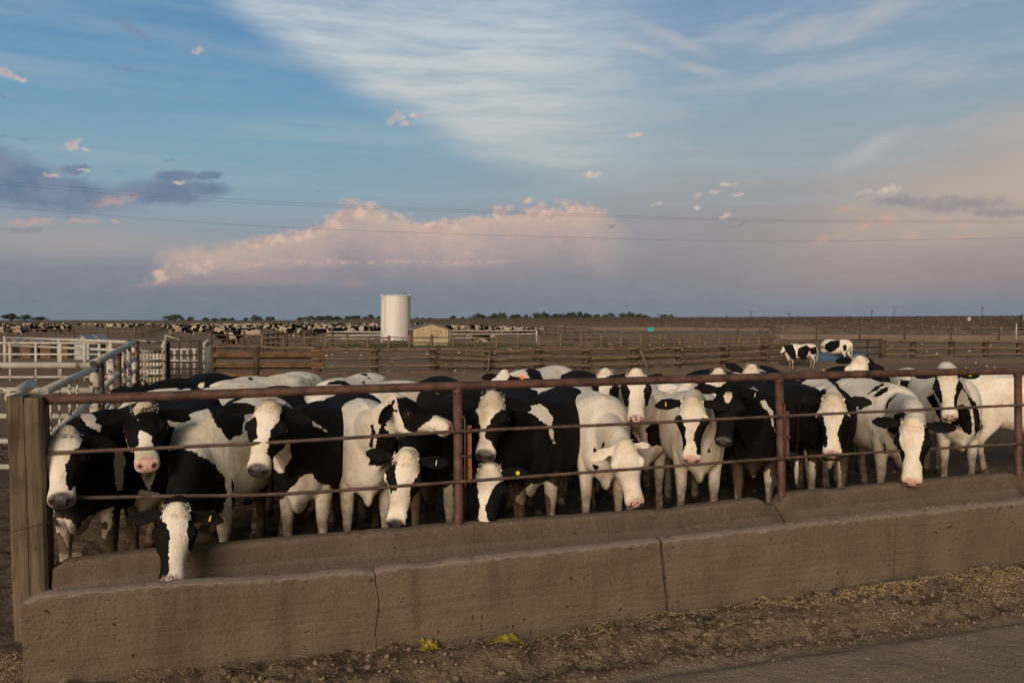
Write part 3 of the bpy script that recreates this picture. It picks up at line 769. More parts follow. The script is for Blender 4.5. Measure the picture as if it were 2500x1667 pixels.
def flakes(name, n, where, size, mat, kind_label=None, thin=.35):
    mb = MB()
    for _ in range(n):
        w = where()
        if w is None: continue
        x, y = w
        z = ground_z(x, y) + size*.15
        a = random.random()*6.28; L = size*random.uniform(.6, 1.5); W = L*random.uniform(.45, .8)
        d = Vector((math.cos(a), math.sin(a), random.uniform(-.4, .4))).normalized(); e = Vector((-d.y, d.x, random.uniform(-.5, .5))).normalized(); u = d.cross(e)*L*thin
        c = Vector((x, y, z))
        mb.add([c-d*L/2, c+e*W/2, c+d*L/2, c-e*W/2, c+u, c-u], [(0,1,4),(1,2,4),(2,3,4),(3,0,4),(1,0,5),(2,1,5),(3,2,5),(0,3,5)])
    return tag(mb.build(name, mat), kind='stuff')
m_grain, t, b = new_mat('spilled_grain')
_r = t.noise(gcoord(t), 120, 1, .5)
t.l.new(t.mix(t.map(_r, .35, .65), (.30, .19, .07), (.55, .42, .22)), b.inputs['Base Color'])
def where_grain():
    if random.random() < .05:
        q = fpt(random.uniform(-.8, .1), random.uniform(-1.3, -.3), 0); return q.x, q.y
    s = random.uniform(-.2, 9.6)
    dens = .06 + .94*sstep(2.6, 7.0, s)
    if random.random() > dens: return None
    off = -.965 - abs(random.gauss(0, .16 + .32*sstep(3, 8, s)))
    if off < -2.2: return None
    if fn((s*1.0, off*3, 0), 1.3, 3) < -.05 + .35*random.random() - .35*sstep(-1.2, -1.0, off): return None
    q = fpt(s, off, 0); return q.x, q.y
o = flakes('spilled_feed', 56000, where_grain, .0085, m_grain)
m_peb, t, b = new_mat('pebbles')
t.l.new(t.mix(t.map(t.noise(gcoord(t), 25, 1), .35, .65), (.12, .09, .07), (.24, .19, .155)), b.inputs['Base Color'])
def where_peb():
    s = random.uniform(-.2, 9.0); off = random.uniform(-2.9, -1.0); q = fpt(s, off, 0); return q.x, q.y
flakes('gravel', 420, where_peb, .017, m_peb, thin=.45)
m_clod, t, b = new_mat('mud_clods')
t.l.new(t.mix(t.map(t.noise(gcoord(t), 30, 3), .35, .65), (.11, .072, .045), (.24, .165, .105)), b.inputs['Base Color'])
bump(t, b, t.noise(gcoord(t), 60, 3), .8, .01)
def build_clods():
    mb = MB()
    for _ in range(2600):
        s = random.uniform(-.3, 9.2); off = -random.choice((random.gauss(1.32, .10), random.gauss(1.5, .05), random.uniform(1.0, 1.75), random.gauss(1.75, .05)))
        if off > -1.0 or off < -1.85: continue
        q = fpt(s, off, 0); r = random.choice((.005, .006, .008, .010, .013, .019)) * random.uniform(.7, 1.2)
        vs, fs = ell((q.x, q.y, ground_z(q.x, q.y) + r*.1), (r*random.uniform(.8, 1.5), r, r*.65), Matrix.Rotation(random.random()*6, 3, 'Z'), 10)
        sd = random.random()*50
        vs = [v + (v - q).normalized()*r*1.0*mnoise.noise(v*34 + Vector((sd, 0, 0))) for v in vs]
        mb.add(vs, fs, True)
    for _ in range(260):                         # churned pen floor
        s = random.uniform(-.5, 12); off = random.uniform(.15, 6.5)
        q = fpt(s, off, 0); r = random.choice((.02, .03, .04, .055)) * random.uniform(.7, 1.2)
        vs, fs = ell((q.x, q.y, ground_z(q.x, q.y) + r*.05), (r*random.uniform(.8, 1.5), r, r*.6), Matrix.Rotation(random.random()*6, 3, 'Z'), 8)
        sd = random.random()*50
        vs = [v + (v - q).normalized()*r*.5*mnoise.noise(v*22 + Vector((sd, 0, 0))) for v in vs]
        mb.add(vs, fs, True)
    # the ragged lip of trampled manure under the rail fence at the back of the pen
    tag(mb.build('mud_clods', m_clod), kind='stuff')
build_clods()
m_straw, t, b = new_mat('straw'); b.inputs['Base Color'].default_value = (.36, .27, .14, 1)
def build_straw():
    mb = MB()
    for _ in range(170):
        s = random.uniform(0, 9); off = -.97 - abs(random.gauss(0, .35))
        q = fpt(s, off, 0); a = random.random()*6.28; L = random.uniform(.03, .14)
        d = Vector((math.cos(a), math.sin(a), random.uniform(-.05, .25)))*L
        p = Vector((q.x, q.y, ground_z(q.x, q.y) + .008))
        mb.tube([p, p + d*.5 + Vector((0, 0, .006)), p + d], .0016, 4)
    tag(mb.build('loose_straw', m_straw), kind='stuff')
build_straw()
# ------------------------------------------------------------------ concrete feed bunk
def concrete(name, a, b2, top, rough=1.0):
    m, t, b = new_mat(name)
    p = gcoord(t)
    n1 = t.noise(p, 2.2, 5, .6); n2 = t.noise(p, 30, 4, .65); n3 = t.noise(p, 130, 2, .6)
    st = t.noise(t.scale(p, (5, 5, .45)), 1.0, 4, .6)
    hz = t.noise(t.scale(p, (.8, .8, 16)), 1.0, 3, .6)
    c = t.mix(t.map(n1, .3, .7), a, b2)
    c = t.mix(t.math('MULTIPLY', t.map(st, .5, .7), .5), c, tuple(v*.62 for v in a))
    c = t.mix(t.map(hz, .55, .75, 0, .35), c, tuple(v*.75 for v in a))
    c = t.mix(t.map(n3, .6, .75, 0, .5), c, tuple(v*1.6 for v in b2))
    c = t.mix(t.map(n2, .34, .28, 0, .7), c, tuple(v*.45 for v in a))
    # worn, gravelly crest shows the paler aggregate
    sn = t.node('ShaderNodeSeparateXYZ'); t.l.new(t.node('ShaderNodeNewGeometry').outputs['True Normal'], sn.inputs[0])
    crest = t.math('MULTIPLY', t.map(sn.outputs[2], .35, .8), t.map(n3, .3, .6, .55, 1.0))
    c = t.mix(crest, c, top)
    pt = t.noise(p, 17, 2, .5)
    pt2 = t.noise(t.scale(p, (14, 14, 34)), 1.0, 3, .6)
    pits = t.math('MAXIMUM', t.math('MULTIPLY', t.map(pt, .70, .75), t.map(n1, .4, .55)), t.math('MULTIPLY', t.map(pt2, .69, .73), t.map(n1, .42, .56)))
    c = t.mix(t.math('MULTIPLY', pits, .7), c, (.02, .015, .012))
    t.l.new(c, b.inputs['Base Color']); b.inputs['Roughness'].default_value = .93; b.inputs['Specular IOR Level'].default_value = .15
    h = t.math('ADD', t.math('MULTIPLY', n2, .8), t.math('MULTIPLY', n3, .5))
    h = t.math('SUBTRACT', h, t.math('MULTIPLY', pits, 1.2))
    bump(t, b, t.math('ADD', h, t.math('MULTIPLY', hz, 1.2)), .9*rough, .022)
    return m
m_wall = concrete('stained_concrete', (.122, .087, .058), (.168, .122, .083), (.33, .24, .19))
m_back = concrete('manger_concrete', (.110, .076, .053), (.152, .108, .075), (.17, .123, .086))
def s_of(px, py, off):
    q = on_fence(px, py, off); return (np.array([q.x, q.y]) - FP0) @ FD, q.z
def interp(pts, s): return float(np.interp(s, [p[0] for p in pts], [p[1] for p in pts]))
FO = -.95                                             # outer face of the front wall
FTOP = [s_of(*p, FO) for p in ((53, 1461), (412, 1430), (700, 1414), (1600, 1323), (2500, 1226))] + [(16, .60)]
BTOP = [s_of(*p, -.05) for p in ((129, 1377), (363, 1348), (700, 1319), (1102, 1284), (1600, 1250), (1895, 1216), (1951, 1205), (2478, 1156))] + [(16, .62)]
def strip_wall(profile, s0, s1, cracks, step=.03, sd=0.0, amp=.008, mb=None):
    """profile(s) -> list of (off, z); the wall is broken at every crack (s, half gap, slant)"""
    mb = mb or MB(); mb.sharp = 50
    cuts = [(s0, 0, 0)] + cracks + [(s1, 0, 0)]
    for i in range(len(cuts)-1):
        a, ga, la = cuts[i]; b, gb, lb = cuts[i+1]
        n = max(2, int((b-a)/step)); rows = []
        for k in range(n+1):
            f = k/n; s = a + (b-a)*f
            pr = profile(s); row = []
            for off, z in pr:
                wa = (mnoise.noise(Vector((a*7.3, z*5, off*2)))*.035 + mnoise.noise(Vector((a*3.3, z*22, off*2)))*.012 + la*(z-.3)) if ga else 0
                wb = (mnoise.noise(Vector((b*7.3, z*5, off*2)))*.035 + mnoise.noise(Vector((b*3.3, z*22, off*2)))*.012 + lb*(z-.3)) if gb else 0
                ss = (a + wa + ga)*(1-f) + (b + wb - gb)*f
                q = fpt(ss, off, z)
                d = amp*(mnoise.noise(q*3.0 + Vector((sd, 0, 0)))*.35 + mnoise.noise(q*11 + Vector((sd, 0, 0)))*.35 + mnoise.noise(q*34)*.45)
                row.append(q + Vector((-FN[0]*d, -FN[1]*d, d*.6)))
            rows.append(row)
        m = len(rows[0])
        vs = [p for r in rows for p in r]
        fs = [(j*m+k, j*m+(k+1) % m, (j+1)*m+(k+1) % m, (j+1)*m+k) for j in range(n) for k in range(m)]
        fs.append(tuple(range(m-1, -1, -1))); fs.append(tuple(n*m+k for k in range(m)))
        mb.add(vs, fs, True)
    return mb
def chip(s, sd): return max(0.0, mnoise.noise(Vector((s*2.1, sd, 0))) - .25)*.05 + max(0.0, mnoise.noise(Vector((s*9.0, sd, 3))) - .2)*.025
FCR = [s_of(918, 1450, FO)[0], s_of(1620, 1400, FO)[0], s_of(2187, 1300, FO)[0]]
def front_profile(s):
    t = interp(FTOP, s) - chip(s, 4) - .035*math.exp(-((s-FTOP[0][0])/.07)**2) - .02*math.exp(-((s-FCR[0])/.07)**2)
    zs = [-.3, -.12, -.05, .0, .05, .10, .15, .20, .25, .30, .35, .40, .44, .465]
    out = [(FO - .0, z) for z in zs] + [(FO+.001, t-.018), (FO+.008, t-.005), (FO+.022, t), (FO+.08, t+.004), (FO+.13, t+.002), (FO+.155, t-.012), (FO+.165, t-.035)]
    out += [(FO+.18, .35), (FO+.20, .2), (FO+.2, -.3)]
    return out
BCR = s_of(1915, 1240, -.05)[0]
BCR2 = s_of(2490, 1200, -.05)[0]
BC3 = [s_of(x, 1290, -.1)[0] for x in (1160, 1327, 1483)]
def back_profile(s):
    t = interp(BTOP, s) - chip(s, 9)*.7
    for c, w in ((BCR, .10), (BCR2, .10)):
        t -= .085*math.exp(-(abs(s-c)/w)**3)
    t -= .03*math.exp(-((s-BTOP[0][0])/.05)**2)
    return [(.13, -.2), (.13, .2), (.125, t-.05), (.11, t-.012), (.085, t), (.03, t+.003), (-.035, t+.001), (-.055, t-.006), (-.066, t-.024),
            (-.078, t-.075), (-.10, t-.14), (-.15, t-.20), (-.25, t-.25), (-.36, .20), (-.52, .16), (-.76, .17), (-.76, -.2)]
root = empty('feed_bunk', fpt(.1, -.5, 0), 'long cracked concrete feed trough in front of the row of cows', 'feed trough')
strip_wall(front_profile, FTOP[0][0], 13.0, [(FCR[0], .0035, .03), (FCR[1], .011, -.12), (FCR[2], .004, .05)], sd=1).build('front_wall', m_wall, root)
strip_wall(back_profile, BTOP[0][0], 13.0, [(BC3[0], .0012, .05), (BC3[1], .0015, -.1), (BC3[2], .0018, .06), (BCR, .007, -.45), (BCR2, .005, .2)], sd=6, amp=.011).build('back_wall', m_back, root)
# feed lying on the crest and in the manger: too many grains to count
def crest_grain():
    mb = MB()
    for _ in range(6500):
        s = random.uniform(0, 10)
        if random.random() < .62:
            if random.random() > .06 + .94*sstep(4.4, 6.6, s): continue
            off = random.uniform(FO+.012, FO+.155); z = interp(FTOP, s) - chip(s, 4) + .004
            if mnoise.noise(Vector((s*3, 7, 0))) < -.2: continue
        else:
            off = -.045 - abs(random.gauss(0, .11)); pr = [p for p in back_profile(s) if -.6 < p[0] < .1]
            z = float(np.interp(-off, [-p[0] for p in pr], [p[1] for p in pr])) + .006
            if off < -.55: continue
        c = fpt(s, off, z); a = random.random()*6.28; L = random.uniform(.005, .012)
        d = Vector((math.cos(a), math.sin(a), random.uniform(-.3, .3))).normalized(); e = Vector((-d.y, d.x, random.uniform(-.4, .4))).normalized(); u = d.cross(e)*L*.3
        mb.add([c-d*L/2, c+e*L*.3, c+d*L/2, c-e*L*.3, c+u], [(0,1,4),(1,2,4),(2,3,4),(3,0,4)])
    tag(mb.build('bunk_feed', m_grain), kind='stuff')
crest_grain()
# ------------------------------------------------------------------ corner post, pipe rail, cables
def rust(name, a, b2, pale=None):
    m, t, b = new_mat(name); p = gcoord(t)
    n1 = t.noise(p, 9, 5, .65); n2 = t.noise(p, 90, 3, .6)
    c = t.mix(t.map(n1, .35, .65), a, b2)
    c = t.mix(t.map(n2, .55, .75, 0, .5), c, tuple(min(1, v*1.7) for v in b2))
    t.l.new(c, b.inputs['Base Color']); b.inputs['Roughness'].default_value = .62; b.inputs['Metallic'].default_value = .15
    bump(t, b, n2, .3, .004)
    return m
m_rust = rust('rusty_pipe', (.060, .030, .024), (.125, .064, .046))
m_cable = rust('rusty_cable', (.060, .040, .032), (.135, .085, .062))
m_ora = rust('orange_rust', (.16, .055, .025), (.24, .09, .04))
def timber(name, a, b2, grain=(22, 22, 1.2)):
    m, t, b = new_mat(name); p = t.node('ShaderNodeTexCoord').outputs['Object']
    g = t.noise(t.scale(p, grain), 1.0, 5, .65, .6); g2 = t.noise(t.scale(p, tuple(v*3 for v in grain)), 1.0, 3, .6); n = t.noise(p, 3, 4, .6)
    c = t.mix(t.map(g, .35, .65), a, b2)
    c = t.mix(t.map(n, .45, .7, 0, .6), c, tuple(v*.55 for v in a))
    c = t.mix(t.map(g2, .62, .7, 0, .6), c, tuple(v*.35 for v in a))
    t.l.new(c, b.inputs['Base Color']); b.inputs['Roughness'].default_value = .9; b.inputs['Specular IOR Level'].default_value = .15
    bump(t, b, t.math('ADD', g, t.math('MULTIPLY', g2, .6)), .7, .01)
    return m
m_post = timber('weathered_post', (.075, .054, .037), (.150, .110, .072))
def corner_post():
    mb = MB(); ztop = on_fence(70, 967, -.11).z
    root = empty('corner_post', fpt(0, 0, 0), 'thick split wooden corner post at the left end of the pipe fence', 'post')
    halves = ((-.098, .0105), (.0125, .124))
    N = 26
    for hi, (a, b2) in enumerate(halves):
        rows = []
        for k in range(N+1):
            f = k/N; z = -.1 + (ztop+.1)*f
            wob = mnoise.noise(Vector((hi*4, z*1.3, 0)))*.008
            gap = mnoise.noise(Vector((1, z*3, 0)))*.006 + (.0 if hi else -.002*max(0, mnoise.noise(Vector((9, z*1.7, 0)))))
            sl = -.03*f
            A = a + sl + (wob if hi == 0 else gap); B = b2 + sl + (gap if hi == 0 else wob)
            r = .022; ra, rb = (r, .003) if hi == 0 else (.003, r)
            ring_ = [(A+ra, -.115), (B-rb, -.115), (B, -.115+rb), (B, .115-rb), (B-rb, .115), (A+ra, .115), (A, .115-ra), (A, -.115+ra)]
            if k == N: ring_ = [((A+B)/2 + (p-(A+B)/2)*.94, o*.95) for p, o in ring_]
            rows.append([fpt(p, o, z - (.012 if k == N-0 and hi else 0)) for p, o in ring_])
        m = 8
        mb.add([p for r in rows for p in r], [(j*m+k, j*m+(k+1) % m, (j+1)*m+(k+1) % m, (j+1)*m+k) for j in range(N) for k in range(m)] + [tuple(range(N*m, N*m+m))])
    mb.build('timber', m_post, root)
    h = MB()
    for dz in (0, .075):
        z = on_fence(20, 1118, 0).z + dz
        h.tube([fpt(-.20, -.01, z-.02), fpt(-.20, -.01, z+.02)], .022, 6); h.tube([fpt(-.24, -.0, z), fpt(-.12, 0, z)], .012, 8)
        h.tube([fpt(-.19, -.03, z), fpt(-.19, .03, z)], .018, 6)
    h.build('clamp_bolt', m_rust, root)
    w = MB(); zz = on_fence(70, 1280, -.12).z
    w.tube([fpt(-.30, .15, zz-.06), fpt(-.13, -.10, zz+.0), fpt(-.02, -.125, zz-.012), fpt(.10, -.122, zz-.005), fpt(.15, -.05, zz+.01)], .0022, 5)
    w.tube([fpt(-.25, .1, zz-.08), fpt(-.13, -.119, zz-.045), fpt(-.02, -.124, zz-.02), fpt(.08, -.12, zz+.0)], .0022, 5)
    w.build('tie_wire', m_cable, root)
corner_post()
def rail_points(L, off=0.0):
    out = []
    for p in L:
        q = on_fence(p[0], p[1], off); out.append(q)
    return out
def extend(pts, dist=3.5):
    d = (pts[-1] - pts[-2]).normalized(); return pts + [pts[-1] + d*dist]
def resample(pts, step):
    out = []
    # Catmull-Rom through the points
    P = [pts[0]*2 - pts[1]] + pts + [pts[-1]*2 - pts[-2]]
    for i in range(1, len(P)-2):
        n = max(1, int((P[i+1]-P[i]).length/step))
        for k in range(n):
            t = k/n
            out.append(.5*((2*P[i]) + (P[i+1]-P[i-1])*t + (2*P[i-1]-5*P[i]+4*P[i+1]-P[i+2])*t*t + (-P[i-1]+3*P[i]-3*P[i+1]+P[i+2])*t**3))
    return out + [pts[-1]]
fence = empty('pipe_fence', fpt(3, 0, GZ), 'rusty pipe rail fence with two twisted cables above the feed trough', 'fence')
PIPE = rail_points([(108, 976), (400, 967), (700, 956), (1117, 942), (1500, 931), (1902, 919), (2200, 911), (2485, 905)])
mb = MB(); pp = extend(resample(PIPE, .25), 3.6); mb.tube(pp, .036, 16)
for px in (2088, 2120):
    q = on_fence(px, 914, 0); mb.tube([q - Vector((FD[0], FD[1], -.003))*.012, q + Vector((FD[0], FD[1], -.003))*.012], .0395, 16)
q1 = on_fence(2088, 914, 0); q2 = on_fence(2120, 913, 0); mb.tube([q1, q2], .0385, 16)
mb.build('top_rail', m_rust, fence)
def cable(L, sd):
    pts = extend(resample(rail_points(L, -.045), .2), 3.4)
    pts = resample(pts, .013)
    mb = MB(); acc = 0.0
    R0, r0, pitch = .0078, .0068, .115
    dist = [0.0]
    for i in range(1, len(pts)): dist.append(dist[-1] + (pts[i]-pts[i-1]).length)
    for sN in range(6):
        path = []
        for i, p in enumerate(pts):
            tg = (pts[min(i+1, len(pts)-1)] - pts[max(i-1, 0)]).normalized()
            u = Vector((0, 0, 1)) - tg*tg.z; u.normalize(); w = tg.cross(u)
            a = 2*math.pi*(dist[i]/pitch + sN/6)
            path.append(p + u*math.cos(a)*R0 + w*math.sin(a)*R0)
        mb.tube(path, r0, 5)
    # broken strands stand out here and there
    rg = random.Random(sd)
    for _ in range(14):
        i = rg.randrange(20, len(pts)-20); p = pts[i]
        mb.tube([p, p + Vector((rg.uniform(-.03, .03), -.01, rg.uniform(.01, .03)))], .0012, 4)
    return mb
cable([(112, 1106), (400, 1093), (700, 1078), (1117, 1053), (1500, 1036), (1902, 1016), (2200, 1002), (2485, 989)], 1).build('cable', m_cable, fence)
cable([(112, 1217), (400, 1211), (700, 1205), (1117, 1176), (1500, 1148), (1902, 1119), (2200, 1100), (2485, 1083)], 2).build('cable', m_cable, fence)
mb = MB(); a = on_fence(112, 1214, -.06); b_ = on_fence(180, 1207, -.06)
mb.bar(a, b_, .03, .028, jit=.003); mb.tube([on_fence(112, 1226, -.06), on_fence(140, 1230, -.07), on_fence(162, 1222, -.06)], .011, 8)
mb.build('cable_clamp', m_cable, fence)
for px, ytop, ybot in ((1117, 942, 1280), (1902, 919, 1222), (2485, 905, 1182)):
    top = on_fence(px, ytop, .0); x2 = px + (3 if px < 1500 else 8 if px < 2200 else 2)
    bot = on_fence(x2, ybot+26, .0)
    mb = MB(); mb.tube([bot - Vector((0, 0, .2)), bot, top], .037, 16)
    mb.tube([top - Vector((0, 0, .06)), top - Vector((0, 0, .03))], .041, 14)
    mb.tube([bot + Vector((0, 0, .045)), bot + Vector((0, 0, .06))], .0395, 14)
    mb.build('fence_post', m_rust, fence)
    if px < 2200:
        lm = MB(); sc = (top - on_fence(px, 1050, 0)).length/(1050-ytop)   # metres per pixel
        X = Vector((FD[0], FD[1], 0)); c1 = on_fence(px, 1053 if px < 1500 else 1016, -.05); c2 = on_fence(px, 1176 if px < 1500 else 1119, -.05)
        r1 = c1 + X*.062 + Vector((0, 0, .06)); r2 = c2 + X*.066 - Vector((0, 0, .04))
        lm.tube([c1 + X*.03 + Vector((0, 0, .115)), c1 + X*.055 + Vector((0, 0, .115)), r1, r2], .0085, 8)
        for f in (.10, .52, .93):
            p = r1*(1-f) + r2*f
            lm.tube([p - X*.03, p + X*.045], .007, 6); lm.tube([p + X*.045 + Vector((0, -.01, -.008)), p + X*.045 + Vector((0, .01, .008))], .010, 6)
        lm.build('hook_rod', m_rust, fence)
        fm = MB(); fm.bar(r1 + X*.035 - Vector((0, -.03, .02)), r2 + X*.035 + Vector((0, .03, .05)), .034, .008, up=(0, 1, 0)); fm.build('flat_bar', m_ora if px < 1500 else m_rust, fence)
# ------------------------------------------------------------------ yellow scraps in the mud
m_yel, t, b = new_mat('yellow_plastic')
t.l.new(t.mix(t.map(t.noise(gcoord(t), 30, 4, .65), .4, .65), (.30, .225, .025), (.15, .105, .025)), b.inputs['Base Color']); b.inputs['Roughness'].default_value = .5
def scrap(px, py, L, H, lab, sd):
    s0, z0 = s_of(px, py, FO-.05)
    rg = random.Random(sd); mb = MB(); n, m = 15, 7; vs = []
    for i in range(n):
        f = i/(n-1)
        for j in range(m):
            g = j/(m-1)
            width = (.45 + .55*math.sin(math.pi*(f*.85+.08)))*(1 if g > 0 else 1)
            q = fpt(s0 + (f-.5)*L + .02*mnoise.noise(Vector((f*4, g*3, sd))), FO-.035-.075*(1-g) + .03*mnoise.noise(Vector((f*5, g*4, sd+5))), 0)
            hz = ground_z(q.x, q.y)
            q.z = max(hz + .004, hz + .005 + H*width*g**1.3 + .035*mnoise.noise(Vector((f*7, g*5, sd+9)))*(.3+g))
            vs.append(q)
    fs = [(i*m+j, i*m+j+1, (i+1)*m+j+1, (i+1)*m+j) for i in range(n-1) for j in range(m-1) if not ((i in (0, n-2)) and j > 3)]
    mb.add(vs, fs, False)
    o = mb.build('plastic_scrap', m_yel)
    sm = o.modifiers.new('s', 'SOLIDIFY'); sm.thickness = .003
    tag(o, lab, 'litter')
scrap(1047, 1573, .14, .05, 'small crumpled yellow plastic scrap standing against the concrete trough', 3)
scrap(1243, 1586, .22, .045, 'wider folded yellow plastic scrap lying in the mud by the trough', 8)
# ------------------------------------------------------------------ the cows at the bunk
HEADLEN = .515
G1 = 'black and white cows lined up at the feed trough'
G2 = 'cows standing behind the front row'
def C(label, poll, muz, body, group=G1, roll=0.0, s=1.09, hk=1.0, upk=1.0, **kw):
    A = on_fence(poll[0], poll[1], poll[2])
    r = Vector(ray(*muz)); cam0 = Vector(CAM); d = cam0 - A
    L = HEADLEN*s*hk
    a = r.dot(r); b = 2*r.dot(d); c = d.dot(d) - L*L
    disc = b*b - 4*a*c
    if disc <= 0:
        t = -b/(2*a); q = cam0 + r*t
        hk = hk*min(1.1, (q - A).length/L)
    else:
        t = (-b + (1 if kw.pop('far', False) else -1)*math.sqrt(disc))/(2*a); q = cam0 + r*t
    kw.pop('far', None)
    h = (q - A).normalized()
    u = Vector((0, 0, 1)) + (cam0 - A).normalized()*upk
    u = (u - h*u.dot(h)).normalized()
    if roll: u = Matrix.Rotation(R(roll), 3, h) @ u
    A = A - u*.045*s*hk                      # the pixel marks the crest of the poll
    w = on_fence(body[0], 1000, body[1]); hd = R(body[2])
    vx = (cam0 - w); vx.z = 0; base = math.atan2(vx.x, -vx.y)
    heading = (math.sin(base*.35 + hd), -math.cos(base*.35 + hd))
    C.n += 1
    return make_cow(label, group, (w.x, w.y), heading, A, h, u, s=s, headk=hk, rnd=C.n, **kw)
C.n = 0

# A
C('cow with a wide cream forehead half hidden behind the corner post', (163, 1046, .10), (148, 1210), (222, .85, -14), base='b', face='w', tuft='b', nose='dark', ears=('b', 'b'),
  pats=[('h', 'b', [(159,1165),(163,1135),(175,1108),(204,1078),(225,1080),(215,1150),(192,1182),(171,1192)]),
        ('b', 'w', [(135,1262),(175,1268),(192,1290),(200,1275),(218,1262),(245,1246),(278,1235),(272,1290),(225,1345),(200,1400),(150,1400),(140,1330)]),
        ('b', 'b', [(240,1275),(262,1268),(265,1285),(243,1294)]), ('b', 'b', [(133,1290),(150,1310),(168,1340),(165,1352),(145,1350),(133,1320)]),
        ('b', 'w', [(275,1090),(300,1096),(306,1130),(298,1200),(286,1200),(280,1130)]), ('b', 'w', [(195,1015),(225,1010),(250,1040),(245,1055),(220,1045)])])
# B
C('cow with a black patch over one eye and pale pink nose near the corner post', (352, 985, .40), (360, 1118), (375, 1.25, -4), base='b', face='w', tuft='w', nose='pink',
  pats=[('h', 'b', [(340,1040),(338,1012),(350,998),(375,993),(410,990),(410,1060),(400,1095),(384,1100),(370,1065),(352,1052)]),
        ('h', 'b', [(290,1000),(316,996),(330,1018),(338,1048),(333,1088),(318,1095),(300,1050)]),
        ('b', 'w', [(338,1112),(386,1112),(380,1150),(364,1200),(350,1172)]), ('b', 'w', [(308,1208),(345,1195),(395,1205),(402,1240),(376,1300),(330,1300),(310,1245)]),
        ('b', 'w', [(402,1025),(440,1018),(456,1050),(452,1060),(425,1045)])])
# C
C('cow reaching through under the cables with its nose in the trough', (430, 1236, -.30), (417, 1420), (505, .85, -14), base='w', face='b', tuft='w', nose='spot', hk=.96, tags=(('l', 'flag'),), ears=('b', 'b'),
  pats=[('h', 'w', [(392,1215),(470,1215),(464,1265),(458,1300),(462,1340),(480,1400),(486,1440),(395,1440),(412,1390),(416,1340),(412,1300),(396,1262)]),
        ('b', 'b', [(380,1140),(400,1105),(440,1092),(480,1105),(520,1130),(548,1165),(556,1215),(535,1262),(480,1275),(360,1290),(345,1200)]),
        ('b', 'b', [(562,1165),(570,1168),(573,1195),(566,1202)]), ('b', 'b', [(566,1210),(574,1215),(574,1250),(568,1260)]),
        ('b', 'b', [(500,985),(560,975),(600,1000),(590,1060),(560,1075),(530,1040)])])
# black cow behind C
C('black cow pressed in behind the cow with its nose in the trough', (606, 1010, 1.15), (640, 1130), (600, 2.0, -8), base='b', face='b', tuft='b', nose='dark',
  pats=[('b', 'w', [(560,1160),(600,1190),(610,1330),(560,1330)])])
# D
C('black cow with a broad white blaze and dark nose turned slightly to the left', (658, 982, .10), (627, 1142), (752, 1.05, -16), base='b', face='w', tuft='t', nose='dark',
  pats=[('h', 'b', [(662,1058),(680,1028),(692,1002),(740,1000),(735,1090),(700,1118),(665,1126),(655,1100)]), ('h', 'b', [(595,1040),(624,1010),(627,1068),(618,1078),(600,1080)]),
        ('b', 'w', [(660,1125),(706,1075),(710,1118),(690,1158),(668,1145)]),
        ('b', 'w', [(690,1215),(705,1195),(735,1165),(760,1155),(772,1176),(805,1185),(818,1198),(832,1228),(825,1340),(660,1340),(672,1225)]),
        ('b', 'w', [(750,1020),(776,1036),(802,1053),(795,1054),(765,1038)])])
# E
C('cream white cow stretching its head sideways with a black eye patch and pink nose', (964, 960, .45), (1116, 1016), (890, 1.15, 16), base='w', face='w', nose='pink', upk=.35, roll=-14, ears=('b', 'b'), eard=(.3, .0), tan=.2,
  pats=[('h', 'b', [(972,972),(1000,966),(1022,972),(1048,988),(1060,1002),(1060,1012),(1040,1028),(1020,1042),(1012,1054),(992,1045),(980,1018),(974,995)]),
        ('b', 'b', [(903,1090),(905,1040),(915,1030),(918,1060),(908,1095)]),
        ('b', 'b', [(917,1075),(930,1035),(945,1018),(948,1050),(972,1068),(972,1088),(950,1125),(925,1138),(900,1135),(915,1095)])])
# F
C('cow licking the trough edge with its tongue out left of the middle fence post', (990, 1112, .20), (962, 1288), (1065, 1.15, -18), base='b', face='w', tuft='t', nose='dark', tags=(('l', 'strip'),), tongue=True,
  pats=[('h', 'b', [(1030,1120),(1034,1140),(1016,1170),(1004,1195),(1002,1230),(992,1270),(1000,1300),(1040,1290),(1060,1130)]), ('h', 'b', [(940,1130),(965,1125),(966,1190),(955,1200)]),
        ('b', 'w', [(1045,1235),(1060,1215),(1075,1195),(1105,1180),(1110,1300),(1040,1300)])])
# G
C('cow with an even white blaze and black nose just right of the middle fence post', (1203, 962, .30), (1182, 1108), (1222, 1.35, -8), base='b', face='w', tuft='w', nose='dark',
  pats=[('h', 'b', [(1140,1020),(1158,998),(1167,1020),(1170,1050),(1165,1078),(1150,1080)]), ('h', 'b', [(1187,1068),(1190,1042),(1205,1020),(1226,1000),(1260,1010),(1250,1090),(1215,1105),(1203,1080)])])
# H
C('big black cow with a white shoulder band eating head down into the trough', (1195, 1138, .18), (1188, 1298), (1310, 1.05, -18), base='b', face='w', tuft='w', nose='dark', tags=(('l', 'button'),),
  pats=[('h', 'b', [(1186,1245),(1195,1215),(1205,1195),(1222,1178),(1250,1180),(1250,1300),(1215,1285),(1195,1270)]), ('h', 'b', [(1140,1180),(1160,1172),(1166,1220),(1166,1290),(1145,1290)]),
        ('b', 'w', [(1283,998),(1316,984),(1336,1000),(1349,1020),(1347,1042),(1358,1088),(1349,1082),(1338,1042),(1322,1030)]),
        ('b', 'w', [(1256,1222),(1275,1195),(1300,1180),(1345,1178),(1370,1195),(1368,1220),(1380,1290),(1344,1290),(1345,1215),(1320,1200),(1300,1225),(1275,1230)]), ('b', 'w', [(1236,1200),(1242,1235),(1270,1300),(1238,1300)])])
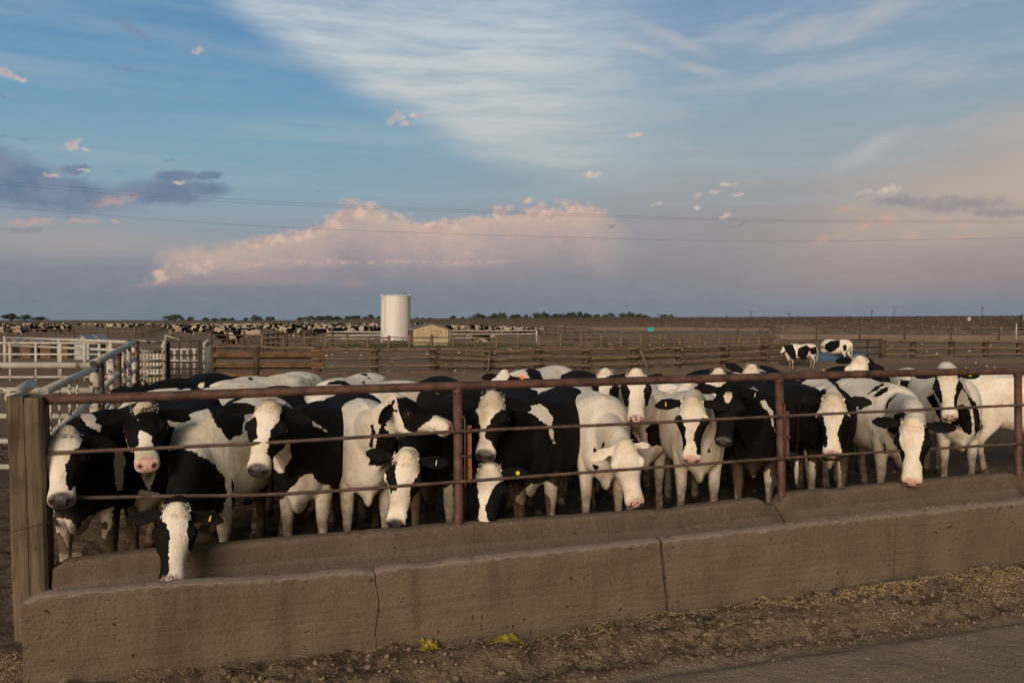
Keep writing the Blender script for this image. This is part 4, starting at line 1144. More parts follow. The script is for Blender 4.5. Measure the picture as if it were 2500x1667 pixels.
# J
C('all white cow holding its head low over the trough edge with both eyes showing', (1526, 1084, .22), (1558, 1238), (1468, 1.15, 10), base='w', face='w', tuft='w', nose='spot', ears=('w', None), tan=.8, earsize=(.62, .95), eard=(.2, .1),
  pats=[('b', 'b', [(1446,1095),(1455,1085),(1457,1104),(1448,1106)]), ('b', 'b', [(1466,1096),(1474,1076),(1478,1082),(1471,1097)]), ('b', 'b', [(1486,1101),(1498,1086),(1501,1092),(1491,1101)]),
        ('a', 'b', [(1443,1130),(1463,1140),(1463,1150),(1450,1146)])])
# K
C('cow holding its white face high, its pink nose speckled black', (1553, 905, 1.0), (1553, 1018), (1572, 1.9, 0), base='w', face='w', tuft='t', nose='spot',
  pats=[('h', 'b', [(1500,940),(1528,936),(1536,960),(1533,985),(1526,1012),(1505,1000)]), ('h', 'b', [(1573,955),(1578,938),(1605,935),(1605,1000),(1585,1004),(1576,985)]),
        ('b', 'b', [(1515,1080),(1522,1045),(1535,1030),(1545,1055),(1562,1082)]), ('b', 'b', [(1578,1045),(1600,1028),(1632,1045),(1634,1090),(1625,1095),(1605,1085),(1595,1092),(1580,1078)])])
# L
C('cow with a long plain white face and pink nose right of the all white cow', (1690, 978, .35), (1688, 1130), (1702, 1.15, 0), base='w', face='w', nose='pink', tags=(('r', 'flag'),), tan=.8,
  pats=[('h', 'b', [(1635,1030),(1660,1012),(1671,1045),(1673,1085),(1664,1110),(1640,1085)]), ('h', 'b', [(1696,1072),(1706,1045),(1714,1020),(1745,1030),(1735,1090),(1706,1106)]),
        ('b', 'b', [(1726,1094),(1733,1092),(1734,1102),(1727,1104)])])
# M
C('black faced cow with a small white diamond on its forehead', (1780, 942, .38), (1764, 1080), (1840, 1.2, -12), base='b', face='b', tuft='b', nose='dark', tags=(('l', 'strip'),),
  pats=[('h', 'w', [(1766,967),(1774,955),(1788,957),(1786,976),(1770,994)]), ('b', 'w', [(1820,952),(1842,946),(1866,974),(1888,1010),(1892,1055),(1878,1012),(1852,976),(1832,962)]),
        ('b', 'w', [(1836,1165),(1848,1158),(1880,1146),(1884,1170),(1870,1290),(1836,1290)]), ('b', 'w', [(1766,1180),(1790,1190),(1812,1235),(1815,1290),(1775,1290)])])
# N
C('black cow standing tail first behind the right fence post', (1955, 960, 3.0), (1960, 1030), (1925, 2.35, 172), base='b', face='b', nose='dark', group=G2,
  pats=[('b', 'w', [(1930,1130),(1960,1120),(1990,1130),(1990,1250),(1925,1250)]), ('b', 'w', [(1868,1150),(1900,1140),(1905,1250),(1865,1250)])])
# O
C('cow with striped shoulders and a white face, first right of the right fence post', (2034, 972, .40), (2031, 1118), (2018, 1.35, -6), base='b', face='w', tuft='t', nose='spot',
  pats=[('h', 'b', [(1985,1030),(2004,1015),(2014,1040),(2019,1070),(2015,1090),(1995,1075)]), ('h', 'b', [(2046,1062),(2054,1035),(2062,1015),(2085,1020),(2075,1085),(2054,1092)]),
        ('b', 'w', [(1940,948),(1975,922),(2010,918),(2042,945),(2064,980),(2055,990),(2028,962),(2010,948),(1990,968),(1966,992),(1955,965)]), ('b', 'b', [(1960,975),(1984,942),(1990,947),(1966,985)]),
        ('b', 'w', [(1960,1075),(1985,1095),(2010,1125),(2050,1125),(2060,1240),(1930,1240),(1938,1120)])])
# P
C('cream white cow with short black flecks pushing its face through over the lower cable', (2230, 1030, -.16), (2225, 1186), (2182, 1.25, 8), base='w', face='w', tuft='t', nose='pink', tan=.8,
  pats=[('h', 'b', [(2175,1070),(2192,1055),(2198,1085),(2205,1105),(2204,1122),(2200,1142),(2185,1110)]), ('h', 'b', [(2256,1040),(2270,1038),(2290,1075),(2280,1105),(2262,1136),(2253,1140),(2245,1118),(2256,1080),(2262,1062)]),
        ('b', 'b', [(2121,961),(2135,945),(2155,935),(2158,940),(2140,953)]), ('b', 'b', [(2126,970),(2150,950),(2173,941),(2166,956),(2140,968)]), ('b', 'b', [(2091,1003),(2100,985),(2117,972),(2121,980),(2106,1000)]),
        ('b', 'b', [(2159,998),(2168,975),(2191,961),(2176,976),(2166,998)]), ('b', 'b', [(2136,1036),(2140,1017),(2145,1018),(2141,1038)]),
        ('b', 'b', [(2168,1052),(2170,1030),(2190,1008),(2213,1006),(2214,1028),(2200,1040),(2195,1058),(2180,1060)]), ('b', 'b', [(2221,1015),(2236,1008),(2256,1022),(2268,1044),(2230,1034)]),
        ('b', 'b', [(2156,1080),(2160,1082),(2164,1105),(2160,1108)]), ('b', 'b', [(2163,1128),(2170,1124),(2170,1134),(2164,1136)])])
# Q
C('cow standing back with a white face and a round yellow ear button', (2312, 906, .95), (2322, 1026), (2334, 1.85, 0), base='w', face='w', tuft='t', nose='spot', tags=(('l', 'button'),),
  pats=[('h', 'b', [(2262,930),(2284,915),(2297,955),(2298,980),(2287,990),(2268,960)]), ('h', 'b', [(2330,970),(2338,940),(2346,918),(2370,925),(2350,990),(2335,995)]),
        ('b', 'b', [(2332,992),(2350,985),(2366,1000),(2374,1040),(2371,1062),(2355,1056),(2340,1035),(2322,1048),(2318,1040)]), ('b', 'b', [(2262,972),(2280,958),(2296,1000),(2303,1044),(2288,1012)]),
        ('b', 'b', [(2352,948),(2382,985),(2394,1020),(2392,1052),(2380,1064),(2378,1010),(2364,975)])])
# R
C('plain white cow at the right edge showing only its side', (2760, 930, 2.2), (2820, 1040), (2615, 1.95, 98), base='w', face='w', nose='pink', tan=0, voxel=.016)

# ---- second rank
C('shaggy black cow standing behind the backs of the cows by the white pipe fence', (345, 930, 4.2), (335, 985), (402, 4.7, -20), group=G2, base='b', face='b', tuft='b', nose='dark', voxel=.018, pats=[('h', 'w', [(345,931),(354,930),(350,942),(344,946)])])
C('cream backed cow with two black spots low behind the left rail', (312, 985, 2.8), (295, 1050), (378, 3.1, -48), group=G2, base='w', face='w', voxel=.018, tan=0,
  pats=[('b', 'b', [(422,938),(436,935),(452,948),(440,956)]), ('b', 'b', [(462,948),(490,936),(502,948),(470,958)])])
C('black and white cow with a yellow tagged ear low behind the left rail', (498, 936, 3.8), (480, 1000), (545, 4.3, -36), group=G2, base='w', face='b', tags=(('l', 'flag'),), voxel=.018, pats=[('h', 'w', [(485,930),(500,930),(495,960),(485,960)])])
C('long white cow with black spots on its flank, tallest back left of the middle post', (530, 975, 4.2), (510, 1030), (585, 4.8, -36), group=G2, base='w', face='b', voxel=.018, tan=0,
  pats=[('b', 'b', [(596,945),(604,925),(612,919),(624,930),(620,946)]), ('b', 'b', [(638,950),(655,928),(670,924),(660,938),(648,952)]), ('b', 'b', [(588,940),(594,938),(596,946),(590,948)])])
C('white rumped cow with a black saddle facing left behind the rail', (765, 965, 3.4), (745, 1020), (808, 4.1, -20), group=G2, base='w', face='w', voxel=.018, tan=0,
  pats=[('b', 'b', [(790,945),(800,936),(820,928),(842,929),(866,945),(862,1000),(790,1000)]), ('b', 'b', [(876,911),(895,911),(906,926),(898,922)]), ('b', 'b', [(882,935),(890,929),(894,942)])])
C('white cow with one black side patch behind the broad blazed black cow', (690, 985, 2.9), (670, 1040), (770, 3.1, -60), group=G2, base='w', face='w', voxel=.018, tan=0, pats=[('b', 'b', [(715,990),(735,972),(752,985),(735,1005),(715,1010)])])
C('black and white cow behind the rail with an orange ear tag', (1232, 905, 4.6), (1212, 966), (1268, 5.2, -34), group=G2, base='w', face='w', nose='pink', tags=(('l', 'orange'),), voxel=.016, tan=.4,
  pats=[('a', 'b', [(1232,932),(1245,919),(1262,921),(1300,926),(1302,975),(1226,975),(1230,945)]), ('b', 'b', [(1282,904),(1296,898),(1316,904),(1326,922),(1331,934),(1300,934),(1290,915)])])
C('white backed cow standing behind the black cow with the shoulder band', (1150, 972, 2.6), (1130, 1030), (1255, 2.55, -68), group=G2, base='w', face='w', voxel=.018, tan=0)
C('cream cow with its back showing behind the all white cow', (1330, 975, 2.3), (1310, 1040), (1420, 2.7, -55), group=G2, base='w', face='w', voxel=.018, tan=0)
C('cow peering over the rail close left of the speckled nosed cow', (1478, 903, 1.8), (1484, 990), (1462, 2.7, 4), group=G2, base='b', face='w', tuft='t', nose='pink',
  pats=[('h', 'b', [(1430,940),(1458,930),(1464,960),(1462,985),(1440,985)]), ('h', 'b', [(1488,952),(1500,940),(1515,950),(1510,1005),(1498,995)]), ('b', 'w', [(1470,1000),(1500,990),(1530,1010),(1520,1040),(1480,1030)])])
C('cream faced cow looking down to the left beside the black faced cow', (1678, 934, 1.7), (1640, 1006), (1725, 2.6, -28), group=G2, base='b', face='w', nose='pink', ears=('w', 'w'), pats=[('b', 'w', [(1590,950),(1640,950),(1650,1010),(1600,1030)])])
C('cow with a cream poll, its face hidden behind the diamond faced cow', (1754, 902, 2.5), (1750, 975), (1772, 3.4, 0), group=G2, base='b', face='w', tuft='w', nose='pink', tan=.6)
C('white topped cow with one black ear up and a tan nose under the rail', (1836, 892, 2.3), (1824, 958), (1856, 3.3, -4), group=G2, base='w', face='w', tuft='t', nose='pink', ears=('b', 'b'), eard=(0, -.5), pats=[('h', 'b', [(1795,925),(1815,915),(1818,950),(1800,955)])])
C('white headed cow raised above the rail with black ears out and a grey pink nose', (2100, 874, 2.5), (2066, 965), (2125, 3.5, -10), group=G2, base='b', face='w', tuft='t', nose='spot', pats=[('h', 'b', [(2085,935),(2100,925),(2130,930),(2120,960),(2090,955)])])
C('black cow whose ears just show above the rail left of the peering cow', (1418, 914, 2.8), (1418, 985), (1424, 3.6, 0), group=G2, base='b', face='b', nose='dark', voxel=.016)
C('black cow whose ear just shows above the rail by the right fence post', (1884, 906, 3.0), (1880, 975), (1890, 3.9, 0), group=G2, base='b', face='b', nose='dark', voxel=.016)
C('spotted white cow standing tail first behind the flecked cream cow', (2190, 950, 4.6), (2190, 1000), (2215, 3.9, 168), group=G2, base='w', face='b', voxel=.018, pats=[('b', 'b', [(2195,925),(2225,930),(2215,950),(2200,945)])])
C('black cow filling the gap behind the cow eating low at the middle post', (1075, 965, 2.2), (1085, 1040), (1080, 3.0, 5), group=G2, base='b', face='b', nose='dark', voxel=.018, pats=[('b', 'w', [(1060,955),(1085,970),(1095,985),(1080,985)])])
C('black cow almost hidden behind the flecked cream cow, its dark legs showing', (2150, 1000, 3.0), (2155, 1080), (2120, 3.3, 6), group=G2, base='b', face='b', nose='dark', voxel=.018)
C('black cow almost hidden between the white faced cow and the diamond faced one', (1735, 1000, 2.6), (1738, 1080), (1735, 3.2, -4), group=G2, base='b', face='b', nose='dark', voxel=.018)
# ---- two young cows well behind
def far_cow(label, wpx, foot, poll, muz, hd, s, pats, **kw):
    w = at_z(wpx, foot, GZ); q = np.array([w.x, w.y]) - FP0; off = float(q @ FN)
    return C(label, (poll[0], poll[1], off + kw.pop('po', 0)), muz, (wpx, off, hd), group='two young cows standing by the blue water trough', s=s, hk=1.0, voxel=.02, pats=pats, **kw)
far_cow('young black and white cow standing side on, left of the blue water trough', 1932, 903, (1918, 842), (1904, 858), -72, .86,
  [('a', 'b', [(1912,842),(1935,840),(1943,860),(1944,888),(1936,880),(1926,868),(1918,858)]), ('b', 'b', [(1946,868),(1949,850),(1970,842),(1979,850),(1968,874),(1954,876)]), ('b', 'b', [(1977,850),(1994,846),(1995,864),(1985,866),(1978,862)])], base='w', face='w', tan=0, upk=.2)
far_cow('young black and white cow right in front of the blue water trough', 2018, 891, (2016, 842), (2010, 852), -138, .94,
  [('b', 'b', [(2012,850),(2015,840),(2030,832),(2050,830),(2050,846),(2036,857),(2025,861)]), ('b', 'b', [(2057,845),(2066,840),(2068,853),(2060,858)])], base='w', face='b', tan=0, upk=.2, far=True)
# ------------------------------------------------------------------ fences, tank, shed and pens beyond
def plain(name, c, c2=None, sc=6, rough=.85, wear=None, wt=0.0):
    m, t, b = new_mat(name); p = gcoord(t)
    n = t.noise(p, sc, 4, .6)
    col = t.mix(t.map(n, .35, .65), c, c2 or tuple(v*.75 for v in c))
    if wear:
        col = t.mix(t.map(t.noise(p, sc*2.3, 5, .7), .60 - wt, .64 - wt), col, wear)
    t.l.new(col, b.inputs['Base Color']); b.inputs['Roughness'].default_value = rough
    return m
m_white = plain('chipped_white_pipe', (.50, .465, .41), (.40, .365, .31), 3, .6, (.16, .08, .045))
m_peel = plain('peeling_white_post', (.50, .46, .38), (.40, .35, .27), 5, .7, (.075, .035, .022), .09)
m_peel2 = plain('mostly_bare_post', (.13, .065, .042), (.085, .042, .03), 6, .7, (.55, .50, .40))
m_rail = timber('weathered_rails', (.112, .075, .047), (.195, .135, .088), (3, 20, 20))
m_board = timber('brown_boards', (.095, .055, .028), (.165, .098, .050), (2, 12, 12))
m_fpost = timber('rail_fence_posts', (.060, .040, .026), (.105, .071, .047), (18, 18, 1.5))
m_iron = plain('dark_gate_iron', (.040, .028, .022), (.065, .045, .034), 9, .6)
m_farwood = plain('far_rails', (.075, .054, .040), (.135, .10, .075), 1.5, .9)
m_windb = plain('windbreak_boards', (.050, .038, .030), (.115, .088, .071), 2.6, .9)
def gz(x, y): return ground_z(x, y, False)
def V2(p): return Vector((p[0], p[1], 0))
def lerp(a, b, f): return a + (b - a)*f
# --- white pipe alley fence running back from the corner post
A0 = Vector((-3.43, 5.92, 0)); A1 = Vector((-9.78, 21.3, 0)); ad = (A1 - A0).normalized()
def on_alley(Y): return A0 + ad*((Y - A0.y)/ad.y)
root = empty('pipe_fence', A0, 'peeling white pipe fence running back from the wooden corner post', 'fence')
def pipe(name, pts, r, mat, par, n=10): mb = MB(); mb.tube(pts, r, n); return mb.build(name, mat, par)
Zv = Vector((0, 0, 1))
p0 = on_alley(6.15); p1 = on_alley(10.3)
pipe('rail', [p0 + Zv*1.66, p1 + Zv*1.60], .036, m_white, root)
pipe('rail', [on_alley(10.0) + Zv*1.665, on_alley(12.7) + Zv*1.66, on_alley(17) + Zv*1.65, on_alley(21.2) + Zv*1.66], .052, m_white, root)
mb = MB(); e = on_alley(9.99) + Zv*1.6652; mb.tube([e - ad*.012, e - ad*.004], .043, 12); mb.build('pipe_mouth', m_iron, root)
pipe('rail', [on_alley(6.2) + Zv*1.28, on_alley(10.2) + Zv*1.24], .036, m_white, root)
pipe('rail', [on_alley(10.3) + Zv*1.27, on_alley(21.1) + Zv*1.24], .045, m_white, root)
for z in (.94, .62): pipe('rail', [on_alley(6.0) + Zv*z, on_alley(13.6) + Zv*(z-.01), on_alley(21.1) + Zv*z], .032, m_white, root)
for Y, m_ in ((10.15, m_peel), (10.75, m_peel2), (12.8, m_peel), (14.3, m_peel2), (15.7, m_peel), (17.4, m_peel), (20.2, m_peel), (21.2, m_peel2)):
    q = on_alley(Y); pipe('post', [q, q + Zv*1.63], .062 if Y < 16 else .075, m_, root, 12)
for Y in (6.5, 7.0, 7.7, 8.3):
    q = on_alley(Y); pipe('picket', [q + Zv*.2, q + Zv*1.62], .011 if Y != 7.7 else .016, m_peel, root, 6)
stub = MB(); stub.tube([at_y(27, 970, 5.72), at_y(75, 938, 6.25)], .042, 14); stub.build('rail_end', m_white, root)
# --- white pipe fence going off to the left
q0 = on_alley(10.1); lf = Vector((-.995, .03, 0))
root = empty('pipe_fence', q0, 'chipped white five rail pipe fence going off to the left behind the corner post', 'fence')
for z, r in ((1.64, .043), (1.33, .043), (1.01, .036), (.70, .036), (.38, .036)):
    pipe('rail', [q0 + Zv*z, q0 + lf*3 + Zv*(z-.01), q0 + lf*8 + Zv*(z-.02)], r, m_white, root)
for d in (3.2, 6.5): pipe('post', [q0 + lf*d, q0 + lf*d + Zv*1.66], .06, m_peel, root)
# --- white panels of the calf yard
def panel_fence(label, a, b, zs, posts, r=.045, pr=.055, mat=None, name='pipe_fence', ztop=None, mats=None):
    a, b = Vector(a), Vector(b); root = empty(name, (a.x, a.y, 0), label, 'fence')
    for z0, z1 in zs: pipe('rail', [a + Zv*z0, b + Zv*z1], r, mat or m_white, root, 8)
    for f in posts:
        q = lerp(a, b, f); pipe('post', [q, q + Zv*(ztop or max(z for z in zs[0]))], pr, mat or m_white, root, 8)
    return root
def gp(px, Y): return Vector(((px - 1250)/FPX*Y, Y, 0))
def zpx(py, Y): return CAMZ - (py - 781)/FPX*Y
Y = 29.5
panel_fence('low white pipe panel in front of the brown calf huts', gp(-60, Y), gp(322, Y), [(zpx(837, Y), zpx(838, Y)), (zpx(865, Y), zpx(865, Y)), (zpx(921, Y), zpx(920, Y))], [(p+60)/382 for p in (24, 87, 148, 206, 242, 262)], .038, .05)
panel_fence('tall white pipe fence slanting towards the alley in front of the calf huts', gp(12, 37), gp(308, 27.5), [(zpx(824, 37), zpx(834.5, 27.5)), (zpx(843, 37), zpx(856, 27.5))], [.0, .52, .9], .048, .075)
panel_fence('short brown topped pipe fence between the alley corner and the iron gate', on_alley(21.2), gp(400, 21.8), [(1.66, zpx(837, 21.8)), (zpx(858, 21.3), zpx(859, 21.8)), (zpx(881, 21.3), zpx(881, 21.8)), (zpx(897, 21.3), zpx(897, 21.8)), (zpx(917, 21.3), zpx(917, 21.8))], [.98], .04, .07, m_peel)
# rows of white pickets behind the alley end
def picket_row(label, a, b, n, zs, h):
    a, b = Vector(a), Vector(b); root = empty('picket_fence', (a.x, a.y, 0), label, 'fence')
    for z in zs: pipe('rail', [a + Zv*z, b + Zv*z], .05, m_white, root, 6)
    for i in range(n):
        q = lerp(a, b, i/(n-1)); pipe('picket', [q, q + Zv*h], .06, m_white if i % 3 else m_peel, root, 6)
picket_row('row of white pickets behind the alley end, nearer the calf huts', gp(322, 30.5), gp(402, 27), 11, (1.1, .35), 1.14)
picket_row('white peeling picket row between the iron gate and the board fence', gp(497, 23), gp(509, 27), 6, (1.5,), 1.55)
picket_row('white picket row seen through the iron gate', gp(410, 33), gp(490, 33), 6, (1.02, .55), 1.1)
mb = MB(); q = gp(403.5, 25); mb.tube([q + Zv*.5, q + Zv*zpx(818, 25)], .02, 6); mb.tube([q + Zv*zpx(818, 25), gp(440, 25) + Zv*zpx(830.5, 25)], .015, 6)
tag(mb.build('white_brace', m_white), 'thin white upright with a sloping brace above the iron gate', 'brace')
# iron gate
Y = 22; root = empty('farm_gate', gp(450, Y), 'dark iron bar gate beside the white pipe alley', 'gate')
for py in (833, 848.5, 867, 884, 900.5, 916): pipe('bar', [gp(412, Y) + Zv*zpx(py, Y), gp(490, Y) + Zv*zpx(py-.5, Y)], .021, m_iron, root, 8)
for px in (437.5, 464.5): pipe('upright', [gp(px, Y) + Zv*.15, gp(px, Y) + Zv*zpx(834, Y)], .02, m_iron, root, 8)
for px, r in ((411, .045), (485, .04), (490.5, .035)): pipe('gate_post', [gp(px, Y), gp(px, Y) + Zv*zpx(832, Y)], r, m_iron, root, 8)
mb = MB(); q = gp(401, 22); mb.tube([q, q + Zv*zpx(840, 22)], .085, 12); tag(mb.build('gate_post', m_fpost), 'round wooden hinge post at the left of the iron gate', 'post')
# calf huts
m_ply = plain('calf_hut_plywood', (.115, .058, .034), (.15, .08, .047), 2, .8)
m_tin = plain('pale_tin_roof', (.36, .36, .37), (.28, .28, .29), 3, .6)
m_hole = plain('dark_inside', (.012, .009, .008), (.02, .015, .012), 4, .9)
def hut(px, Y, w, h, label, wall, roof, open_side=.72, op=True):
    root = empty('calf_hut', gp(px, Y), label, 'calf hut', 'calf huts in the yard on the left'); c = gp(px, Y); d = w*1.25
    mb = MB(); hw = w/2; pk = h*1.32
    vs = [c + Vector((sx*hw, sy, z)) for sy in (0, d) for sx, z in ((-1, 0), (1, 0), (1, h), (0, pk), (-1, h))]
    mb.add(vs, [(0,1,2,3,4), (9,8,7,6,5), (1,6,7,2), (5,0,4,9), (2,7,8,3), (3,8,9,4)])
    mb.build('walls', wall, root)
    rf = MB()
    for sx in (-1, 1):
        a = Vector((0, 0, pk+.03)); b = Vector((sx*(hw+.06), 0, h-.03))
        rf.add([c + a + Vector((0, -.08, 0)), c + b + Vector((0, -.08, 0)), c + b + Vector((0, d+.08, 0)), c + a + Vector((0, d+.08, 0)), c + a + Vector((0, -.08, .03)), c + b + Vector((0, -.08, .03)), c + b + Vector((0, d+.08, .03)), c + a + Vector((0, d+.08, .03))],
               [(3,2,1,0), (4,5,6,7), (0,1,5,4), (1,2,6,5), (2,3,7,6), (3,0,4,7)])
    rf.build('roof', roof, root)
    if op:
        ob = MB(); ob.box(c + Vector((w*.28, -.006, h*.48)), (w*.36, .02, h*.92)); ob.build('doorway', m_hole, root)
for px, lab in ((26, 'leftmost brown calf hut with a pale tin roof'), (70, 'brown calf hut with a pale roof, second from the left'), (118, 'brown calf hut with a pale roof, third from the left'), (160, 'brown calf hut next to the white hut')):
    hut(px, 47, .98, .84, lab, m_ply, m_tin)
hut(199, 45, .80, 1.0, 'white walled calf hut right of the four brown huts', m_tin, m_tin, op=False)
hut(228, 50, .9, .95, 'small far calf hut with a pale sloping roof right of the white hut', m_ply, m_tin, op=False)
# --- the wooden fence behind the pen: wide boards, then round rails
def wob_tube(a, b, r, rg, n=9, w=.035):
    pts = []
    for i in range(n):
        f = i/(n-1); p = lerp(a, b, f); pts.append(p + Vector((0, rg.uniform(-w, w)*.4, (rg.uniform(-w, w) if 0 < i < n-1 else 0)*.7)))
    return resample(pts, (b-a).length/18), r
rg = random.Random(5)
F0 = [(517, 29.6), (625, 29.6), (776, 29.8), (915, 30.2), (1057, 30.8), (1190, 31.5), (1313, 32.0), (1430, 32.6), (1547, 33.2), (1656, 34.2), (1767, 35.6), (1865, 37.0), (1965, 38.6)]
FP = [gp(*f) for f in F0]
root = empty('board_fence', FP[0], 'fence of three wide brown boards behind the cows on the left', 'fence')
b0 = gp(492, 29.6)
for py, hgt in ((865.5, .18), (890.5, .18), (914, .16)):
    z = zpx(py, 29.6); mb = MB(); e = gp(793, 29.75)
    N = 24; vs = []
    for i in range(N+1):
        q = lerp(b0, e, i/N) + Vector((0, -.10, 0)); k1 = rg.uniform(-.012, .012); k2 = rg.uniform(-.012, .012)
        for dy, zz in ((0, z - hgt/2 + k1), (0, z + hgt/2 + k2), (.045, z + hgt/2 + k2), (.045, z - hgt/2 + k1)): vs.append(Vector((q.x, q.y + dy, zz)))
    mb.add(vs, [(i*4+k, i*4+(k+1) % 4, i*4+4+(k+1) % 4, i*4+4+k) for i in range(N) for k in range(4)] + [(0,1,2,3), (N*4+3, N*4+2, N*4+1, N*4)])
    mb.build('board', m_board, root)
    bb = MB(); bb.bar(b0 + Vector((0, .12, z-.12)), e + Vector((0, .12, z-.14)), .05, .07, jit=.01); bb.build('back_rail', m_fpost, root)
pts, r = wob_tube(gp(508, 29.6) + Zv*zpx(845, 29.6), gp(778, 29.8) + Zv*zpx(850, 29.8), .055, rg); mb = MB(); mb.tube(pts, r, 8); mb.build('rail', m_rail, root)
for p in FP[:3]: mb = MB(); mb.tube([p - Zv*.2, p + Zv*zpx(846, p.y)], .125, 10); mb.build('post', m_fpost, root)
root = empty('rail_fence', FP[3], 'fence of round brown rails across the back of the pen', 'fence')
tops = {2: 853, 3: 851, 4: 849, 5: 853, 6: 849, 7: 851, 8: 849, 9: 846, 10: 842, 11: 838, 12: 834}
for i, p in enumerate(FP):
    if i < 3: continue
    mb = MB(); mb.tube([p - Zv*.2, p + Zv*(zpx(tops[i], p.y)+.05)], .125, 10); mb.build('post', m_fpost, root)
for i in range(2, 12):
    a, b = FP[i], FP[i+1]; za = zpx(tops[i], a.y) - .06; zb = zpx(tops[i+1], b.y) - .06
    for k, dz in enumerate((0, .30, .58, .86)):
        if k == 0 or True:
            pts, r = wob_tube(a + Vector((-.2, -.16, za - dz + rg.uniform(-.03, .03))), b + Vector((.2, -.16, zb - dz + rg.uniform(-.03, .03))), rg.uniform(.048, .062), rg); mb = MB(); mb.tube(pts, r, 8); mb.build('rail', m_rail, root)
    if i > 3:
        for dz in (.17, .44, .72):
            if rg.random() < .8:
                pts, r = wob_tube(a + Vector((0, .17, za - dz + rg.uniform(-.05, .05))), b + Vector((0, .17, zb - dz + rg.uniform(-.05, .05))), .042, rg); mb = MB(); mb.tube(pts, r, 7); mb.build('rail', m_rail, root)
mb = MB(); a = FP[8]; mb.tube([a + Vector((.25, -.22, .98)), a + Vector((.62, -.22, .0))], .05, 8); mb.build('brace', m_rail, root)
mb = MB(); a = gp(1190, 31.2); mb.tube([a + Vector((.0, -.25, .0)), a + Vector((.10, -.25, 1.0))], .03, 7); mb.build('brace', m_rail, root)
Y = 41.5; root = empty('farm_gate', gp(2128, Y), 'dark iron gate beside the blue water trough', 'gate')
for py in (829, 848, 864, 880): pipe('bar', [gp(1975, Y-1) + Zv*zpx(py, Y), gp(2153, Y) + Zv*zpx(py, Y)], .03, m_iron, root, 6)
for px in (2119, 2148): pipe('upright', [gp(px, Y), gp(px, Y) + Zv*zpx(827, Y)], .055, m_iron, root, 6)
root = empty('rail_fence', gp(2157, 43), 'fence of round brown rails right of the blue water trough', 'fence')
R0 = [gp(2157, 43), gp(2230, 43.2), gp(2324, 43.5), gp(2407, 43.8), gp(2490, 44.1), gp(2590, 44.6)]
for p in R0: mb = MB(); mb.tube([p, p + Zv*zpx(830, p.y)], .16, 10); mb.build('post', m_fpost, root)
for a, b in zip(R0, R0[1:]):
    for py in (833.5, 850, 866, 881):
        pts, r = wob_tube(a + Vector((0, -.2, zpx(py, a.y) + rg.uniform(-.05, .05))), b + Vector((0, -.2, zpx(py - .5, b.y) + rg.uniform(-.05, .05))), .07, rg); mb = MB(); mb.tube(pts, r, 8); mb.build('rail', m_rail, root)
# lip of churned manure under the rail fence
def lip():
    mb = MB(); xs = np.arange(-8.5, 31, .22); vs = []; fs = []
    prof = [(-1.9, 0.0), (-1.2, .10), (-.7, .22), (-.2, .27), (.4, .2), (1.2, .03), (1.6, -.05)]
    for i, x in enumerate(xs):
        Yb = float(np.interp(x, [p.x for p in FP] + [p.x for p in R0], [p.y for p in FP] + [p.y for p in R0]))
        for dy, z in prof:
            n = mnoise.noise(Vector((x*.9, dy, 1)))*.5 + mnoise.noise(Vector((x*3, dy*3, 2)))*.6
            vs.append(Vector((x, Yb + dy - .2, -.02 + max(0, z)*(1+n) + .02*mnoise.noise(Vector((x*9, dy*9, 3))))))
    m = len(prof); fs = [(i*m+k, i*m+k+1, (i+1)*m+k+1, (i+1)*m+k) for i in range(len(xs)-1) for k in range(m-1)]
    mb.add(vs, fs, True); tag(mb.build('manure_ridge', m_clod), kind='structure')
lip()
# blue water trough
m_blue = plain('faded_blue_steel', (.045, .085, .15), (.065, .11, .17), 3, .55, (.07, .06, .055))
def blue_trough():
    a = gp(1972, 39.5); b = gp(2113, 39.9); L = (b-a).length; d = (b-a).normalized(); n = Vector((-d.y, d.x, 0)); hgt = .60
    root = empty('water_trough', lerp(a, b, .5), 'long faded blue steel water trough behind the two young cows', 'water trough')
    mb = MB(); w = .9; t_ = .05
    def P(u, v, z): return a + d*u + n*v + Zv*z
    o = [P(.04, .04, 0), P(L-.04, .04, 0), P(L-.04, w-.04, 0), P(.04, w-.04, 0), P(0, 0, hgt), P(L, 0, hgt), P(L, w, hgt), P(0, w, hgt)]
    i_ = [P(t_, t_, hgt), P(L-t_, t_, hgt), P(L-t_, w-t_, hgt), P(t_, w-t_, hgt), P(t_+.03, t_+.03, .12), P(L-t_-.03, t_+.03, .12), P(L-t_-.03, w-t_-.03, .12), P(t_+.03, w-t_-.03, .12)]
    mb.add(o + i_, [(3,2,1,0), (0,1,5,4), (1,2,6,5), (2,3,7,6), (3,0,4,7), (4,5,9,8), (5,6,10,9), (6,7,11,10), (7,4,8,11), (8,9,13,12), (9,10,14,13), (10,11,15,14), (11,8,12,15), (12,13,14,15)])
    mb.build('basin', m_blue, root)
    mb = MB()
    for u in (.0, L): mb.tube([P(u, -.0, hgt+.01), P(u, w, hgt+.01)], .03, 8)
    mb.tube([P(0, -.0, hgt+.012), P(L, -.0, hgt+.012)], .03, 8); mb.tube([P(0, w, hgt+.012), P(L, w, hgt+.012)], .03, 8); mb.build('rim', m_blue, root)
    mb = MB(); mb.add([P(.1, .1, .46), P(L-.1, .1, .46), P(L-.1, w-.1, .46), P(.1, w-.1, .46)], [(0,1,2,3)])
    m, t, b_ = new_mat('trough_water'); b_.inputs['Base Color'].default_value = (.02, .03, .035, 1); b_.inputs['Roughness'].default_value = .05; mb.build('water', m, root)
blue_trough()
